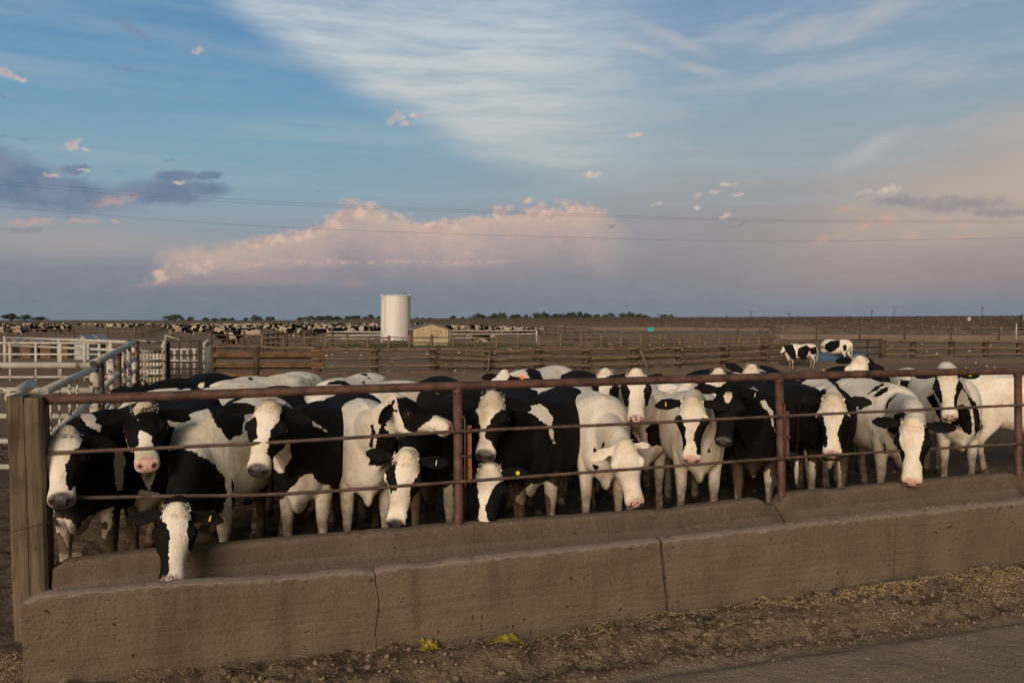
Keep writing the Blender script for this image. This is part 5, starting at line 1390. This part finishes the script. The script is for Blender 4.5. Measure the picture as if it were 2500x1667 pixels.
# --- second tier of rail fences
def long_fence(label, pts, step, zs, r, pr, ztop, mat=m_farwood, name='rail_fence', seed=1, skip=0.0, parts=False):
    """distant fence: posts and rails along a line, one mesh when its parts are only a pixel wide"""
    rg = random.Random(seed); pts = [Vector(p) for p in pts]
    root = empty(name, pts[0], label, 'fence'); mbs = [MB() for _ in zs]; done = set()
    for a, b in zip(pts, pts[1:]):
        L = (b-a).length; n = max(1, round(L/step))
        for i in range(n+1):
            q = lerp(a, b, i/n); z = gz(q.x, q.y); h = ztop + rg.uniform(-.08, .12)
            kq = (round(q.x, 2), round(q.y, 2))
            if kq not in done:
                done.add(kq); pm = MB(); pm.tube([q + Zv*(z-.1), q + Zv*(z+h)], pr*rg.uniform(.85, 1.15), 6); pm.build('post', mat, root)
            if i < n:
                e = lerp(a, b, (i+1)/n)
                for zi, zz in enumerate(zs):
                    if rg.random() < skip: continue
                    d1, d2 = rg.uniform(-.04, .04), rg.uniform(-.04, .04); mid = lerp(q, e, .5) + Zv*(zz + rg.uniform(-.05, .02))
                    mbs[zi].tube([q + Zv*(zz + d1), mid, e + Zv*(zz + d2)], r*rg.uniform(.8, 1.2), 5, caps=False)
    for m_ in mbs: m_.build('rail', mat, root)
    return root
Y = 58
long_fence('brown rail fence with stout posts in front of the white tank and tan shed', [gp(640, 57), gp(1000, 58), gp(1420, 59.5), gp(1660, 60), gp(1900, 61)], 1.5, (.95, .58, .22), .055, .11, 1.12, m_rail, seed=2)
long_fence('broken grey rail fence standing behind the brown fence right of centre', [gp(1400, 82), gp(1520, 74), gp(1800, 78), gp(1880, 80)], 2.6, (1.05, .7, .35), .055, .10, 1.25, m_farwood, seed=4, skip=.15)
long_fence('white pipe fence between the shed and the spotted cows', [gp(1096, 70), gp(1310, 72)], 6.0, (1.25, .95, .66), .055, .07, 1.3, m_white, 'pipe_fence', 5)
long_fence('white pipe fence left of the tank in front of the herd', [gp(800, 70), gp(931, 70)], 4.5, (1.2, .9, .6), .055, .07, 1.3, m_white, 'pipe_fence', 6)
long_fence('long slanting rail fence running away behind the shed', [gp(1408, 84), gp(1108, 300)], 6.2, (1.25, .9, .5), .07, .13, 1.55, m_farwood, seed=7)
long_fence('rail fence in front of the far board windbreak', [gp(1120, 225), gp(1500, 205), gp(2050, 185), gp(2420, 172)], 3.2, (1.6, 1.2, .8), .08, .11, 2.0, m_farwood, seed=8)
long_fence('nearer rail fence before the windbreak on the right', [gp(1700, 150), gp(2440, 132)], 3.6, (1.3, .8), .08, .12, 1.6, m_farwood, seed=9)
long_fence('far left rail fence behind the left hand herd', [gp(-200, 420), gp(300, 440), gp(880, 470)], 7, (1.9, 1.3, .7), .12, .16, 2.3, m_farwood, seed=10)
long_fence('rail fence dividing the left hand pens in front of the herd', [gp(-150, 86), gp(180, 88), gp(420, 92)], 3.2, (1.2, .8, .4), .05, .1, 1.35, m_farwood, seed=11)
long_fence('rail fence crossing the left hand pens among the cows', [gp(-150, 205), gp(500, 200), gp(900, 190)], 4.2, (1.4, .9, .45), .07, .12, 1.6, m_farwood, seed=12)
long_fence('slanting rail fence between the left hand pens', [gp(330, 100), gp(420, 190)], 4.2, (1.3, .9, .45), .06, .11, 1.5, m_farwood, seed=13)
long_fence('low rail fence beyond the board fence left of the tank', [gp(515, 62), gp(640, 58), gp(700, 68), gp(812, 69)], 2.2, (1.1, .75, .35), .05, .1, 1.35, m_fpost, seed=14)
# concrete bunks far right and their posts
m_fbunk = plain('far_concrete', (.135, .098, .072), (.165, .122, .092), 1, .9)
def far_bunk(label, a, b, h, posts, sd, board=True):
    a, b = Vector(a), Vector(b); root = empty('feed_bunk', a, label, 'feed trough'); d = (b-a).normalized(); n = Vector((-d.y, d.x, 0)); L = (b-a).length
    mb = MB(); N = max(4, int(L/3))
    vs = []
    for i in range(N+1):
        q = a + d*L*i/N; w = .03*mnoise.noise(Vector((i*.9, sd, 0)))
        for v, z in ((0, -.1), (.0, h-.04+w), (.03, h+w), (.15, h+w), (.18, h-.04), (.22, .12), (.9, .12), (1.0, h*.9), (1.15, h*.9), (1.15, -.1)): vs.append(q + n*v + Zv*z)
    mb.add(vs, [(i*10+k, i*10+k+1, (i+1)*10+k+1, (i+1)*10+k) for i in range(N) for k in range(9)]); mb.build('trough', m_fbunk, root)
    return root
far_bunk('long pale concrete feed trough on the right behind the rail fence', gp(1886, 92), gp(2560, 84), .60, 0, 1)
far_bunk('distant concrete feed trough below the windbreak', gp(1400, 178), gp(1905, 168), .62, 0, 2)
long_fence('fence of grey boards and iron posts above the concrete trough on the right', [gp(1862, 95), gp(2560, 87)], 2.3, (1.32, .72), .09, .12, 1.6, plain('grey_boards', (.135, .105, .085), (.075, .055, .042), 1.2, .9), seed=15, skip=.08)
long_fence('row of thin iron posts with a top pipe in the concrete trough', [gp(1890, 91.5), gp(2560, 83.5)], 4.6, (1.75,), .03, .05, 1.8, m_iron, 'pipe_fence', 16)
mb = MB(); mb.bar(gp(2334, 86) + Zv*1.25, gp(2362, 86) + Zv*.70, .06, .10); tag(mb.build('loose_board', m_fbunk), 'pale board fallen slantwise across the grey board fence', 'board')
mb = MB(); mb.bar(gp(2337, 150) + Zv*2.55, gp(2350, 150) + Zv*1.3, .08, .16); tag(mb.build('loose_board', m_fbunk), 'pale board leaning against the windbreak beside the sign', 'board')
mb = MB(); mb.tube([gp(2481, 83) + Zv*.1, gp(2481, 83) + Zv*1.9], .055, 8); tag(mb.build('marker_post', m_white), 'thin white marker post near the right edge above the concrete trough', 'post')
# windbreak
def windbreak():
    a, b = gp(860, 640), gp(2494, 172); L = (b-a).length; d = (b-a).normalized(); n = Vector((-d.y, d.x, 0)); rg = random.Random(3)
    root = empty('windbreak', b, 'long grey board windbreak along the horizon on the right', 'fence')
    mb = MB(); x = 0.0
    while x < L:
        near = x/L; w = (.9 if near < .6 else .30)*rg.uniform(.8, 1.2); gap = .0 if rg.random() < .35 else w*rg.uniform(.04, .22)
        q = a + d*(x + w/2); h = 3.12 + rg.uniform(-.07, .05)
        mb.bar(q + Zv*.1, q + Zv*h, w - gap, .03, up=tuple(n)); x += w
    mb.build('boards', m_windb, root)
    mb = MB()
    for z in (.8, 1.8, 2.8): mb.bar(a + n*.08 + Zv*z, b + n*.08 + Zv*z, .1, .12)
    mb.build('rails', m_windb, root)
    mb = MB(); mb.tube([b, b + Zv*3.3], .28, 8); mb.build('end_post', m_iron, root)
windbreak()
# number board
def sign():
    Y = 150; c = gp(2366, Y) + Zv*zpx(778.5, Y); m_sw = plain('sign_white', (.62, .60, .56), (.55, .52, .48), 4, .6)
    root = empty('number_sign', c, 'small white number sign standing before the windbreak', 'sign')
    mb = MB(); mb.box(c, (.56, .03, .62)); mb.build('plate', m_sw, root)
    k = MB()
    def seg(x0, z0, x1, z1): k.bar(c + Vector((x0, -.02, z0)), c + Vector((x1, -.02, z1)), .008, .065, up=(0, -1, 0)) if False else k.box(c + Vector(((x0+x1)/2, -.02, (z0+z1)/2)), (abs(x1-x0)+.065, .012, abs(z1-z0)+.065))
    seg(-.15, -.18, -.15, .18)
    seg(.02, .18, .17, .18); seg(.02, .02, .02, .18); seg(.02, .02, .17, .02); seg(.17, -.18, .17, .02); seg(.02, -.18, .17, -.18)
    k.build('number', m_hole, root)
    p = MB(); p.tube([Vector((c.x, c.y+.04, 0)), Vector((c.x, c.y+.04, c.z))], .05, 6); p.build('post', m_fpost, root)
sign()
# --- white tank
m_tank, t, b = new_mat('tank_paint')
p = gcoord(t); st = t.noise(t.scale(p, (2.2, 2.2, .12)), 1.0, 5, .65); n = t.noise(p, 3, 4, .6); sc_ = t.noise(t.scale(p, (1.5, 1.5, 9)), 1.0, 3, .6)
c = t.mix(t.map(st, .35, .7), (.66, .63, .60), (.56, .50, .46)); c = t.mix(t.map(n, .60, .75, 0, .5), c, (.36, .28, .22)); c = t.mix(t.map(sc_, .72, .76, 0, .6), c, (.12, .10, .09))
t.l.new(c, b.inputs['Base Color']); b.inputs['Roughness'].default_value = .6
def tank():
    Y = 80.0; c = gp(966, Y); r = 36/FPX*Y*1.0; top = zpx(722.5, Y)
    root = empty('storage_tank', c, 'tall white cylindrical storage tank with small vents on its roof', 'tank')
    N = 48; mb = MB(); zs = [0, .3, 1.1, 1.9, 2.6, 3.3, 4.0, top-.05, top]
    vs = [c + Vector((r*math.cos(2*math.pi*k/N), r*math.sin(2*math.pi*k/N), z)) for z in zs for k in range(N)]
    mb.add(vs, [(i*N+k, i*N+(k+1) % N, (i+1)*N+(k+1) % N, (i+1)*N+k) for i in range(len(zs)-1) for k in range(N)], True); mb.build('shell', m_tank, root)
    rf = MB(); rr = [(r+.05, -.05), (r+.05, .0), (r*.97, .035), (r*.6, .10), (r*.25, .15), (.05, .17)]
    vs = [c + Vector((q*math.cos(2*math.pi*k/N), q*math.sin(2*math.pi*k/N), top + z)) for q, z in rr for k in range(N)]
    rf.add(vs, [(i*N+k, i*N+(k+1) % N, (i+1)*N+(k+1) % N, (i+1)*N+k) for i in range(len(rr)-1) for k in range(N)] + [tuple((len(rr)-1)*N + k for k in range(N))], True); rf.build('roof', plain('tank_roof', (.62, .62, .62), (.52, .52, .53), 2, .5), root)
    v = MB(); v.tube([c + Zv*(top+.13), c + Zv*(top+.34)], .05, 10); v.tube([c + Zv*(top+.34), c + Zv*(top+.40)], .12, 12); v.tube([c + Zv*(top+.42), c + Zv*(top+.50)], .07, 12); v.build('roof_vent', m_white, root)
    q = c + Vector((.90, -.3, 0)); v = MB(); v.tube([q + Zv*(top-.02), q + Zv*(top+.22)], .07, 10); v.tube([q + Zv*(top+.22), q + Zv*(top+.38)], [.10, .05], 12); v.build('roof_valve', plain('teal_valve', (.06, .30, .27), (.05, .24, .22), 4, .5), root)
    for sx in (-.96, .97):
        v = MB(); v.box(c + Vector((sx*r, -.2, top+.06)), (.10, .10, .12)); v.build('lifting_lug', m_tank, root)
    a = 2*math.pi*.622; s_ = MB(); q = c + Vector((math.cos(-2.19)*(r+.012), math.sin(-2.19)*(r+.012), 0)); s_.tube([q + Zv*.9, q + Zv*(top-.02)], .026, 8); s_.build('gauge_pipe', plain('yellowed_pipe', (.50, .34, .15), (.40, .28, .14), 4, .6), root)
    v = MB(); q = c + Vector((math.cos(-2.45)*(r+.0), math.sin(-2.45)*(r+.0), top-.28)); v.tube([q, q + Vector((-.04, -.05, 0))], .05, 10); v.build('port', m_hole, root)
tank()
# --- tan shed
def shed():
    Y = 70; fl = gp(1009, Y); fr = gp(1094, Y-.3); ev = zpx(804, Y); pk = zpx(791, Y); base = -.05
    d = (fr-fl).normalized(); n = Vector((-.30, .954, 0)); W = (fr-fl).length; D = 2.6
    m_tan, t, b = new_mat('tan_siding'); p = gcoord(t)
    w_ = t.node('ShaderNodeTexWave', inp={'Scale': 2.6, 'Distortion': .4, 'Detail': 1.0}); t.l.new(p, w_.inputs['Vector'])
    t.l.new(t.mix(t.map(t.noise(t.scale(p, (3, 3, .4)), 1.0, 4), .35, .65), (.40, .32, .205), (.34, .265, .165)), b.inputs['Base Color']); bump(t, b, w_.outputs['Fac'], .5, .03)
    m_side = plain('brown_side_wall', (.19, .115, .065), (.12, .06, .035), 1.3, .85)
    root = empty('shed', lerp(fl, fr, .5), 'low tan gabled shed with a dark roof right of the white tank', 'shed')
    def P(u, v, z): return fl + d*u + n*v + Zv*z
    mb = MB(); mb.add([P(0,0,base), P(W,0,base), P(W,0,ev), P(W/2,0,pk), P(0,0,ev), P(0,D,base), P(W,D,base), P(W,D,ev), P(W/2,D,pk), P(0,D,ev)], [(0,1,2,3,4), (9,8,7,6,5), (1,6,7,2)]); mb.build('wall', m_tan, root)
    mb = MB(); mb.add([P(0,0,base), P(0,0,ev), P(0,D,ev), P(0,D,base)], [(0,1,2,3)]); mb.build('side_wall', m_side, root)
    rf = MB(); o = .10
    for s0, s1 in ((-o, W/2), (W/2, W+o)):
        z0 = ev - o*.25 if s0 < 0 else pk; z1 = pk if s0 < 0 else ev - o*.25
        vs = [P(s0,-o,z0+.02), P(s1,-o,z1+.02), P(s1,D+o,z1+.02), P(s0,D+o,z0+.02), P(s0,-o,z0+.08), P(s1,-o,z1+.08), P(s1,D+o,z1+.08), P(s0,D+o,z0+.08)]
        rf.add(vs, [(3,2,1,0), (4,5,6,7), (0,1,5,4), (1,2,6,5), (2,3,7,6), (3,0,4,7)])
    rf.build('roof', plain('shed_roof', (.085, .07, .065), (.13, .115, .11), 1.5, .6), root)
    fa = MB(); fa.bar(P(-o, -o-.015, ev-.01), P(-o, D, ev-.01), .03, .09); fa.build('fascia', m_white, root)
    dr = MB(); x0, x1, z0, z1 = W*.51, W*.81, zpx(826, Y), zpx(807, Y)
    dr.box((P((x0+x1)/2, -.012, (z0+z1)/2)), (x1-x0, .022, z1-z0), rz=math.atan2(d.y, d.x)); door = dr.build('door', m_tan, root)
    tr = MB()
    for a_, b_ in (((x0, z0), (x0, z1)), ((x1, z0), (x1, z1)), ((x0, z1), (x1, z1)), (((x0+x1)/2, z0), ((x0+x1)/2, z1)), ((x0, z1), ((x0+x1)/2, z0)), ((x1, z1), ((x0+x1)/2, z0))):
        tr.bar(P(a_[0], -.035, a_[1]), P(b_[0], -.035, b_[1]), .02, .055, up=(0, -1, 0))
    tr.build('trim', plain('door_trim', (.17, .125, .08), (.14, .10, .065), 3, .8), door)
    for px, lab in ((968, ''),): pass
shed()
# turquoise box, white lumps by the tank, mounds
m_tq = plain('turquoise_paint', (.03, .34, .33), (.04, .28, .27), 2, .5)
def tbox():
    Y = 150; c = gp(1587, Y); root = empty('storage_box', c, 'small turquoise box tank standing beyond the fences', 'tank'); mb = MB(); z = zpx(804.5, Y)
    mb.box(c + Zv*(z), (1.16, 1.0, .68)); mb.build('body', m_tq, root); l = MB(); l.box(c + Zv*(z+.37), (1.2, 1.04, .06)); l.box(c + Vector((0, -.51, z)), (.05, .02, .68)); l.build('lid', m_tq, root)
    s = MB(); [s.box(c + Vector((x, 0, (z-.34)/2)), (.12, .8, max(.05, z-.34))) for x in (-.45, 0, .45)]; s.build('stand', m_iron, root)
tbox()
m_pale = plain('pale_stone', (.50, .46, .40), (.40, .35, .30), 5, .8)
def lumps():
    rg = random.Random(11); mb = MB()
    for _ in range(230):
        px = rg.uniform(780, 2450); py = rg.uniform(838, 922) if rg.random() < .75 else rg.uniform(800, 838)
        q = at_z(px, py, 0); r = rg.uniform(.025, .06)*(1 if q.y < 45 else 1.6)
        vs, fs = ell((q.x, q.y, r*.3), (r*rg.uniform(.8, 1.8), r, r*.6), Matrix.Rotation(rg.random()*6, 3, 'Z'), 8); mb.add(vs, fs, True)
    for px, py in ((948, 838), (967, 838), (977, 838), (982, 839), (988, 838)):
        q = gp(px, 78); vs, fs = ell((q.x, q.y, .15), (.16, .14, .2), None, 10); mb.add(vs, fs, True)
    tag(mb.build('scattered_stones', m_pale), kind='stuff')
lumps()
def mound(px, Y, w, h, d):
    mb = MB(); N, M = 40, 14; vs = []
    for i in range(N+1):
        for j in range(M+1):
            u, v = i/N*2-1, j/M*2-1; z = max(0, 1-u*u)**.8*max(0, 1-v*v)*h*(1+.5*mnoise.noise(Vector((u*3+px, v*2, 0)))) - .05
            q = gp(px, Y); vs.append(Vector((q.x + u*w, q.y + v*d, z)))
    mb.add(vs, [(i*(M+1)+j, (i+1)*(M+1)+j, (i+1)*(M+1)+j+1, i*(M+1)+j+1) for i in range(N) for j in range(M)], True)
    tag(mb.build('manure_mound', m_clod), kind='structure')
mound(1385, 150, 5.5, 1.25, 5); mound(1945, 145, 5.0, 1.3, 5); mound(1500, 120, 9, .55, 5); mound(1260, 190, 5, .5, 4); mound(1700, 125, 7, .5, 4)
# weeds
m_weed = plain('weeds', (.045, .06, .028), (.07, .08, .04), 8, .9)
def weeds():
    rg = random.Random(4); mb = MB()
    for a, b, Y, n in ((830, 1000, 66, 700), (925, 1010, 77, 320), (1080, 1330, 64, 700), (1450, 1540, 60.5, 420), (1570, 1660, 60, 420), (1360, 1400, 66, 150), (1000, 1080, 64, 200), (2340, 2440, 130, 200)):
        for _ in range(n):
            q = gp(rg.uniform(a, b), Y + rg.gauss(0, 1.2)); h = rg.uniform(.08, .38); w = rg.uniform(.02, .06); an = rg.random()*3.1; e = Vector((math.cos(an), math.sin(an), 0))*w; lean = Vector((rg.gauss(0, .12), rg.gauss(0, .1), 0))
            z = rg.uniform(0, .25); p = q + Zv*z*.6
            mb.add([p - e, p + e, p + lean + Zv*h], [(0, 1, 2)])
    tag(mb.build('weeds', m_weed), kind='stuff')
weeds()
# --- trees on the horizon
m_leaf, t, b = new_mat('far_foliage'); n = t.noise(gcoord(t), .45, 3); oi = t.node('ShaderNodeObjectInfo').outputs['Random']
c = t.mix(t.map(n, .35, .65), (.034, .052, .030), (.075, .10, .055)); c = t.mix(t.math('MULTIPLY', oi, .55), c, (.075, .08, .055)); t.l.new(c, b.inputs['Base Color']); b.inputs['Roughness'].default_value = .9
m_bark = plain('bark', (.06, .045, .035), (.09, .07, .055), 2, .9)
def tree_proto(seed, wide):
    rg = random.Random(seed); root = empty('tree', (0, 0, 0), 'x', 'tree')
    tk = MB(); tk.tube([(0, 0, -.3), (.05, 0, 1.2), (.0, .05, 2.6), (.1, 0, 4.5)], [.34, .27, .2, .08], 8)
    for _ in range(6):
        a = rg.random()*6.28; z = rg.uniform(1.3, 3); tk.tube([(0, 0, z), (math.cos(a)*1.3*wide, math.sin(a)*1.3*wide, z+1.3), (math.cos(a)*2.0*wide, math.sin(a)*2.0*wide, z+2.4)], [.14, .09, .03], 6)
    tk.build('trunk', m_bark, root)
    cr = MB(); cl = []
    for _ in range(26):
        a = rg.random()*6.28; r = rg.random()**.5*2.9*wide; z = rg.uniform(1.5, 6.0); r *= (1 - max(0, (z-3.5)/4.2))
        cl.append((Vector((math.cos(a)*r, math.sin(a)*r, z)), rg.uniform(.55, 1.15)))
    for c0, rad in cl:
        for _ in range(120):
            d = Vector((rg.gauss(0, 1), rg.gauss(0, 1), rg.gauss(0, 1))).normalized(); p = c0 + d*rad*rg.uniform(.55, 1.12); s_ = rg.uniform(.10, .24)
            u = Vector((rg.gauss(0, 1), rg.gauss(0, 1), rg.gauss(0, 1))).normalized(); v = d.cross(u).normalized()
            cr.add([p - u*s_, p + v*s_*.7, p + u*s_, p - v*s_*.7], [(0, 1, 2, 3)])
    cr.build('crown', m_leaf, root)
    return root
protos = [tree_proto(1, 1.0), tree_proto(2, 1.35), tree_proto(3, .75)]
TREES = [(27, 765, 24, 900), (63, 767, 28, 900), (100, 773, 20, 1000), (427, 767, 38, 700), (465, 773, 11, 800), (502, 775, 13, 900), (525, 776, 12, 900), (505, 777, 9, 1000), (548, 776, 14, 1000), (565, 776, 14, 1000), (600, 775, 9, 900), (623, 769, 14, 800), (632, 772, 12, 800), (660, 773, 20, 850),
         (733, 774, 10, 900), (757, 771, 26, 850), (783, 771, 22, 850), (803, 770, 20, 850), (822, 772, 20, 850), (850, 771, 15, 850), (870, 770, 22, 800), (902, 768, 20, 700), (924, 771, 8, 800), (1019, 774, 8, 800), (1032, 775, 9, 800), (1050, 775, 12, 800), (1107, 770, 11, 700), (1128, 773, 12, 750), (1148, 774, 8, 800),
         (1172, 765, 36, 600), (1207, 765, 18, 600), (1226, 763, 20, 600), (1260, 767, 22, 620), (1282, 768, 16, 620), (1310, 763, 26, 580), (1331, 761, 28, 580), (1356, 765, 16, 600), (1372, 766, 20, 600), (1395, 762, 20, 580), (1413, 761, 20, 580), (1432, 764, 18, 560), (1458, 767, 16, 600), (1487, 763, 26, 560), (1520, 764, 26, 560), (1540, 761, 28, 560), (1558, 766, 22, 560), (1574, 768, 16, 560), (1622, 768, 20, 560), (1638, 767, 9, 560)]
for i, (px, py, w, Y) in enumerate(TREES):
    pr = protos[1 if w > 24 else (0 if i % 2 else 2)]
    o = pr if pr.get('used') is None else copy_tree(pr)
    pr['used'] = 1
    top = zpx(py, Y); width = w/FPX*Y*.74; base_w = 2.9*(1.35 if pr is protos[1] else 1.0 if pr is protos[0] else .75)
    o.location = gp(px, Y); o.scale = (width/base_w, width/base_w, max(1.0, top)/6.6); o.rotation_euler.z = i*2.1
    side = 'left' if px < 930 else 'right'
    tag(o, ('dark bushy tree on the horizon left of the white tank' if px < 930 else 'green bushy tree on the horizon right of the white tank'), 'tree', 'horizon trees left of the tank' if px < 930 else 'horizon trees right of the tank')
for pr in protos:
    if 'used' in pr: del pr['used']
for o in list(COL.objects):
    if o.name.startswith('tree') and 'used' in o: del o['used']
# --- utility poles and the power lines across the sky
def pole(px, top, Y, kind, lab):
    root = empty('utility_pole', gp(px, Y), lab, 'utility pole', 'utility poles beyond the windbreak'); z = zpx(top, Y); c = gp(px, Y); k = Y/FPX
    mb = MB(); mb.tube([c, c + Zv*z], [.9*k, .6*k], 8); mb.build('shaft', m_bark, root)
    a = MB()
    if kind == 'T': a.bar(c + Vector((-6.5*k, -.3, z - 1.2*k)), c + Vector((6.5*k, -.3, z - 1.2*k)), .8*k, 1.1*k)
    else:
        for sx in (-1, 1): a.bar(c + Vector((0, -.3, z - 8*k)), c + Vector((sx*4.5*k, -.3, z - 4.5*k)), .7*k, .9*k)
    a.build('crossarm', m_bark, root)
for px, top, Y, kd, lab in ((1607, 767, 620, 'T', 'tiny utility pole beside the last trees of the horizon row'), (1650, 769, 640, 'Y', 'tiniest utility pole just right of the last tree'), (1774, 766, 560, 'Y', 'small forked utility pole standing alone right of the trees'), (1833, 761, 480, 'T', 'tall crossarm utility pole over the middle of the windbreak'), (1927, 761, 520, 'Y', 'forked utility pole above the two young cows'), (2128, 755, 440, 'Y', 'forked utility pole close left of a taller crossarm pole'), (2183, 749, 380, 'T', 'tallest crossarm utility pole on the right'), (2397, 746, 360, 'Y', 'forked utility pole above the number sign')):
    pole(px, top, Y, kd, lab)
m_wire = plain('wire', (.09, .09, .10), (.11, .11, .12), 1, .7)
def wire(pts, lab, Y0=60, Y1=75):
    P = []
    for px, py in pts:
        Yw = Y0 + (Y1-Y0)*(px+100)/2700; P.append(gp(px, Yw) + Zv*zpx(py, Yw))
    mb = MB(); mb.tube(resample(P, 2.0), .009, 5); tag(mb.build('power_line', m_wire), lab, 'power line', 'power lines across the sky')
wire([(-150, 436), (0, 444), (600, 490), (1250, 518), (1900, 538), (2500, 540), (2650, 538)], 'topmost thin power line sagging across the sky')
wire([(-150, 444), (0, 452), (600, 497), (1250, 523), (1900, 542), (2500, 544), (2650, 542)], 'second thin power line just below the topmost one')
wire([(-150, 497), (0, 506), (600, 551), (1250, 576), (1900, 590), (2500, 581), (2650, 577)], 'lowest single power line crossing the pink clouds')
# ------------------------------------------------------------------ the herds far behind
def herd_coat(seed, bias):
    def f(co, lab, bl, hl, coat):
        o = seed*3.7
        return np.array([.22*(mnoise.noise(Vector((p[0]*1.5 + o, p[1]*1.2 + o, p[2]*1.3))) + bias) - (.2 if (l == 4 and p[2] < .45) else 0) for p, l in zip(bl, lab)])
    return f
HV = []
k = 0
for pose in ('stand', 'low', 'lie'):
    for bias in ((-.06, .06, .2, -.3) if pose != 'lie' else (-.1, .2)):
        X = Vector((1, 0, 0))
        if pose == 'stand': pl_, h = Vector((.80, .05, 1.36)), (.75, .25, -.6)
        elif pose == 'low': pl_, h = Vector((.95, .0, .72)), (.35, 0, -.94)
        else: pl_, h = Vector((.72, .1, .82)), (.8, .3, -.5)
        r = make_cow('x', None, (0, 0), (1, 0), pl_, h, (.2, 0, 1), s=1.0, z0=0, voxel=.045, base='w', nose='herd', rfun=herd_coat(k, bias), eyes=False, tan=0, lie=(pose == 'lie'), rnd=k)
        HV.append((pose, bias, r, [False])); k += 1
rg = random.Random(21); placed = []
def place(px, py, pose=None, lab='', group='', head=None, sc=1.0):
    q = at_z(px, py, 0)
    ch = [v for v in HV if (v[0] == pose if pose else v[0] != 'lie')]
    v = rg.choice(ch); src, used = v[2], v[3]
    o = src if not used[0] else copy_tree(src)
    used[0] = True
    o.location = (q.x, q.y, 0); a = rg.choice((0, math.pi, math.pi/2, -math.pi/2)) + rg.gauss(0, .5) if head is None else head
    o.rotation_euler = (0, 0, a); s = rg.uniform(.92, 1.06)*sc; o.scale = (s, s, s)
    tag(o, lab, 'cow', group)
LH = ('tiny distant black and white cow in the herd at the far left', 'herd at the far left')
MH = ('tiny distant black and white cow in the herd left of the tank', 'herd left of the white tank')
RH = ('small distant spotted cow in the pen right of the tan shed', 'herd right of the tan shed')
def row(x0, x1, y, n, L, jy=2.0, **kw):
    for i in range(n):
        place(x0 + (x1-x0)*(i+.5)/n + rg.uniform(-4, 4), y + rg.uniform(-jy, jy), lab=L[0], group=L[1], **kw)
row(-5, 180, 812, 13, LH, 3); row(0, 100, 800, 9, LH, 1.5); row(82, 172, 797, 9, LH, 1.5); row(5, 60, 822, 4, LH, 2)
row(190, 330, 799, 13, LH, 2); row(355, 375, 797, 2, LH, 1); row(385, 430, 805, 4, LH, 3); row(400, 480, 812, 4, LH, 6)
row(470, 530, 803, 7, MH, 4); row(535, 585, 804, 6, MH, 6); row(555, 640, 800, 5, MH, 2); row(640, 740, 800, 10, MH, 2); row(715, 930, 797, 24, MH, 2)
row(605, 700, 812, 7, MH, 3); row(680, 760, 815, 8, MH, 4); row(760, 880, 812, 11, MH, 4); row(800, 930, 818, 8, MH, 3); row(1003, 1040, 797, 4, MH, 2)
row(520, 620, 826, 4, MH, 3); row(690, 780, 830, 3, MH, 3); row(540, 575, 850, 2, MH, 1.5); row(600, 620, 838, 2, MH, 2)
row(430, 470, 826, 2, LH, 2); row(470, 510, 818, 3, MH, 3)
row(440, 620, 809, 12, MH, 4); row(620, 780, 806, 10, MH, 3); row(780, 925, 803, 10, MH, 2); row(20, 180, 817, 8, LH, 2.5); row(230, 380, 805, 6, LH, 2)
row(1096, 1160, 812, 8, RH, 3); row(1110, 1240, 816, 12, RH, 2); row(1190, 1320, 818, 10, RH, 1.5, sc=.9)
for px in (1163, 1187): place(px, 838, 'lie', 'cream cow lying in front of the white pipe fence by the shed', 'cream cows lying by the white pipe fence', head=rg.choice((0, math.pi)))
for v in HV:
    if not v[3][0]:
        for chd in list(v[2].children): bpy.data.objects.remove(chd)
        bpy.data.objects.remove(v[2])
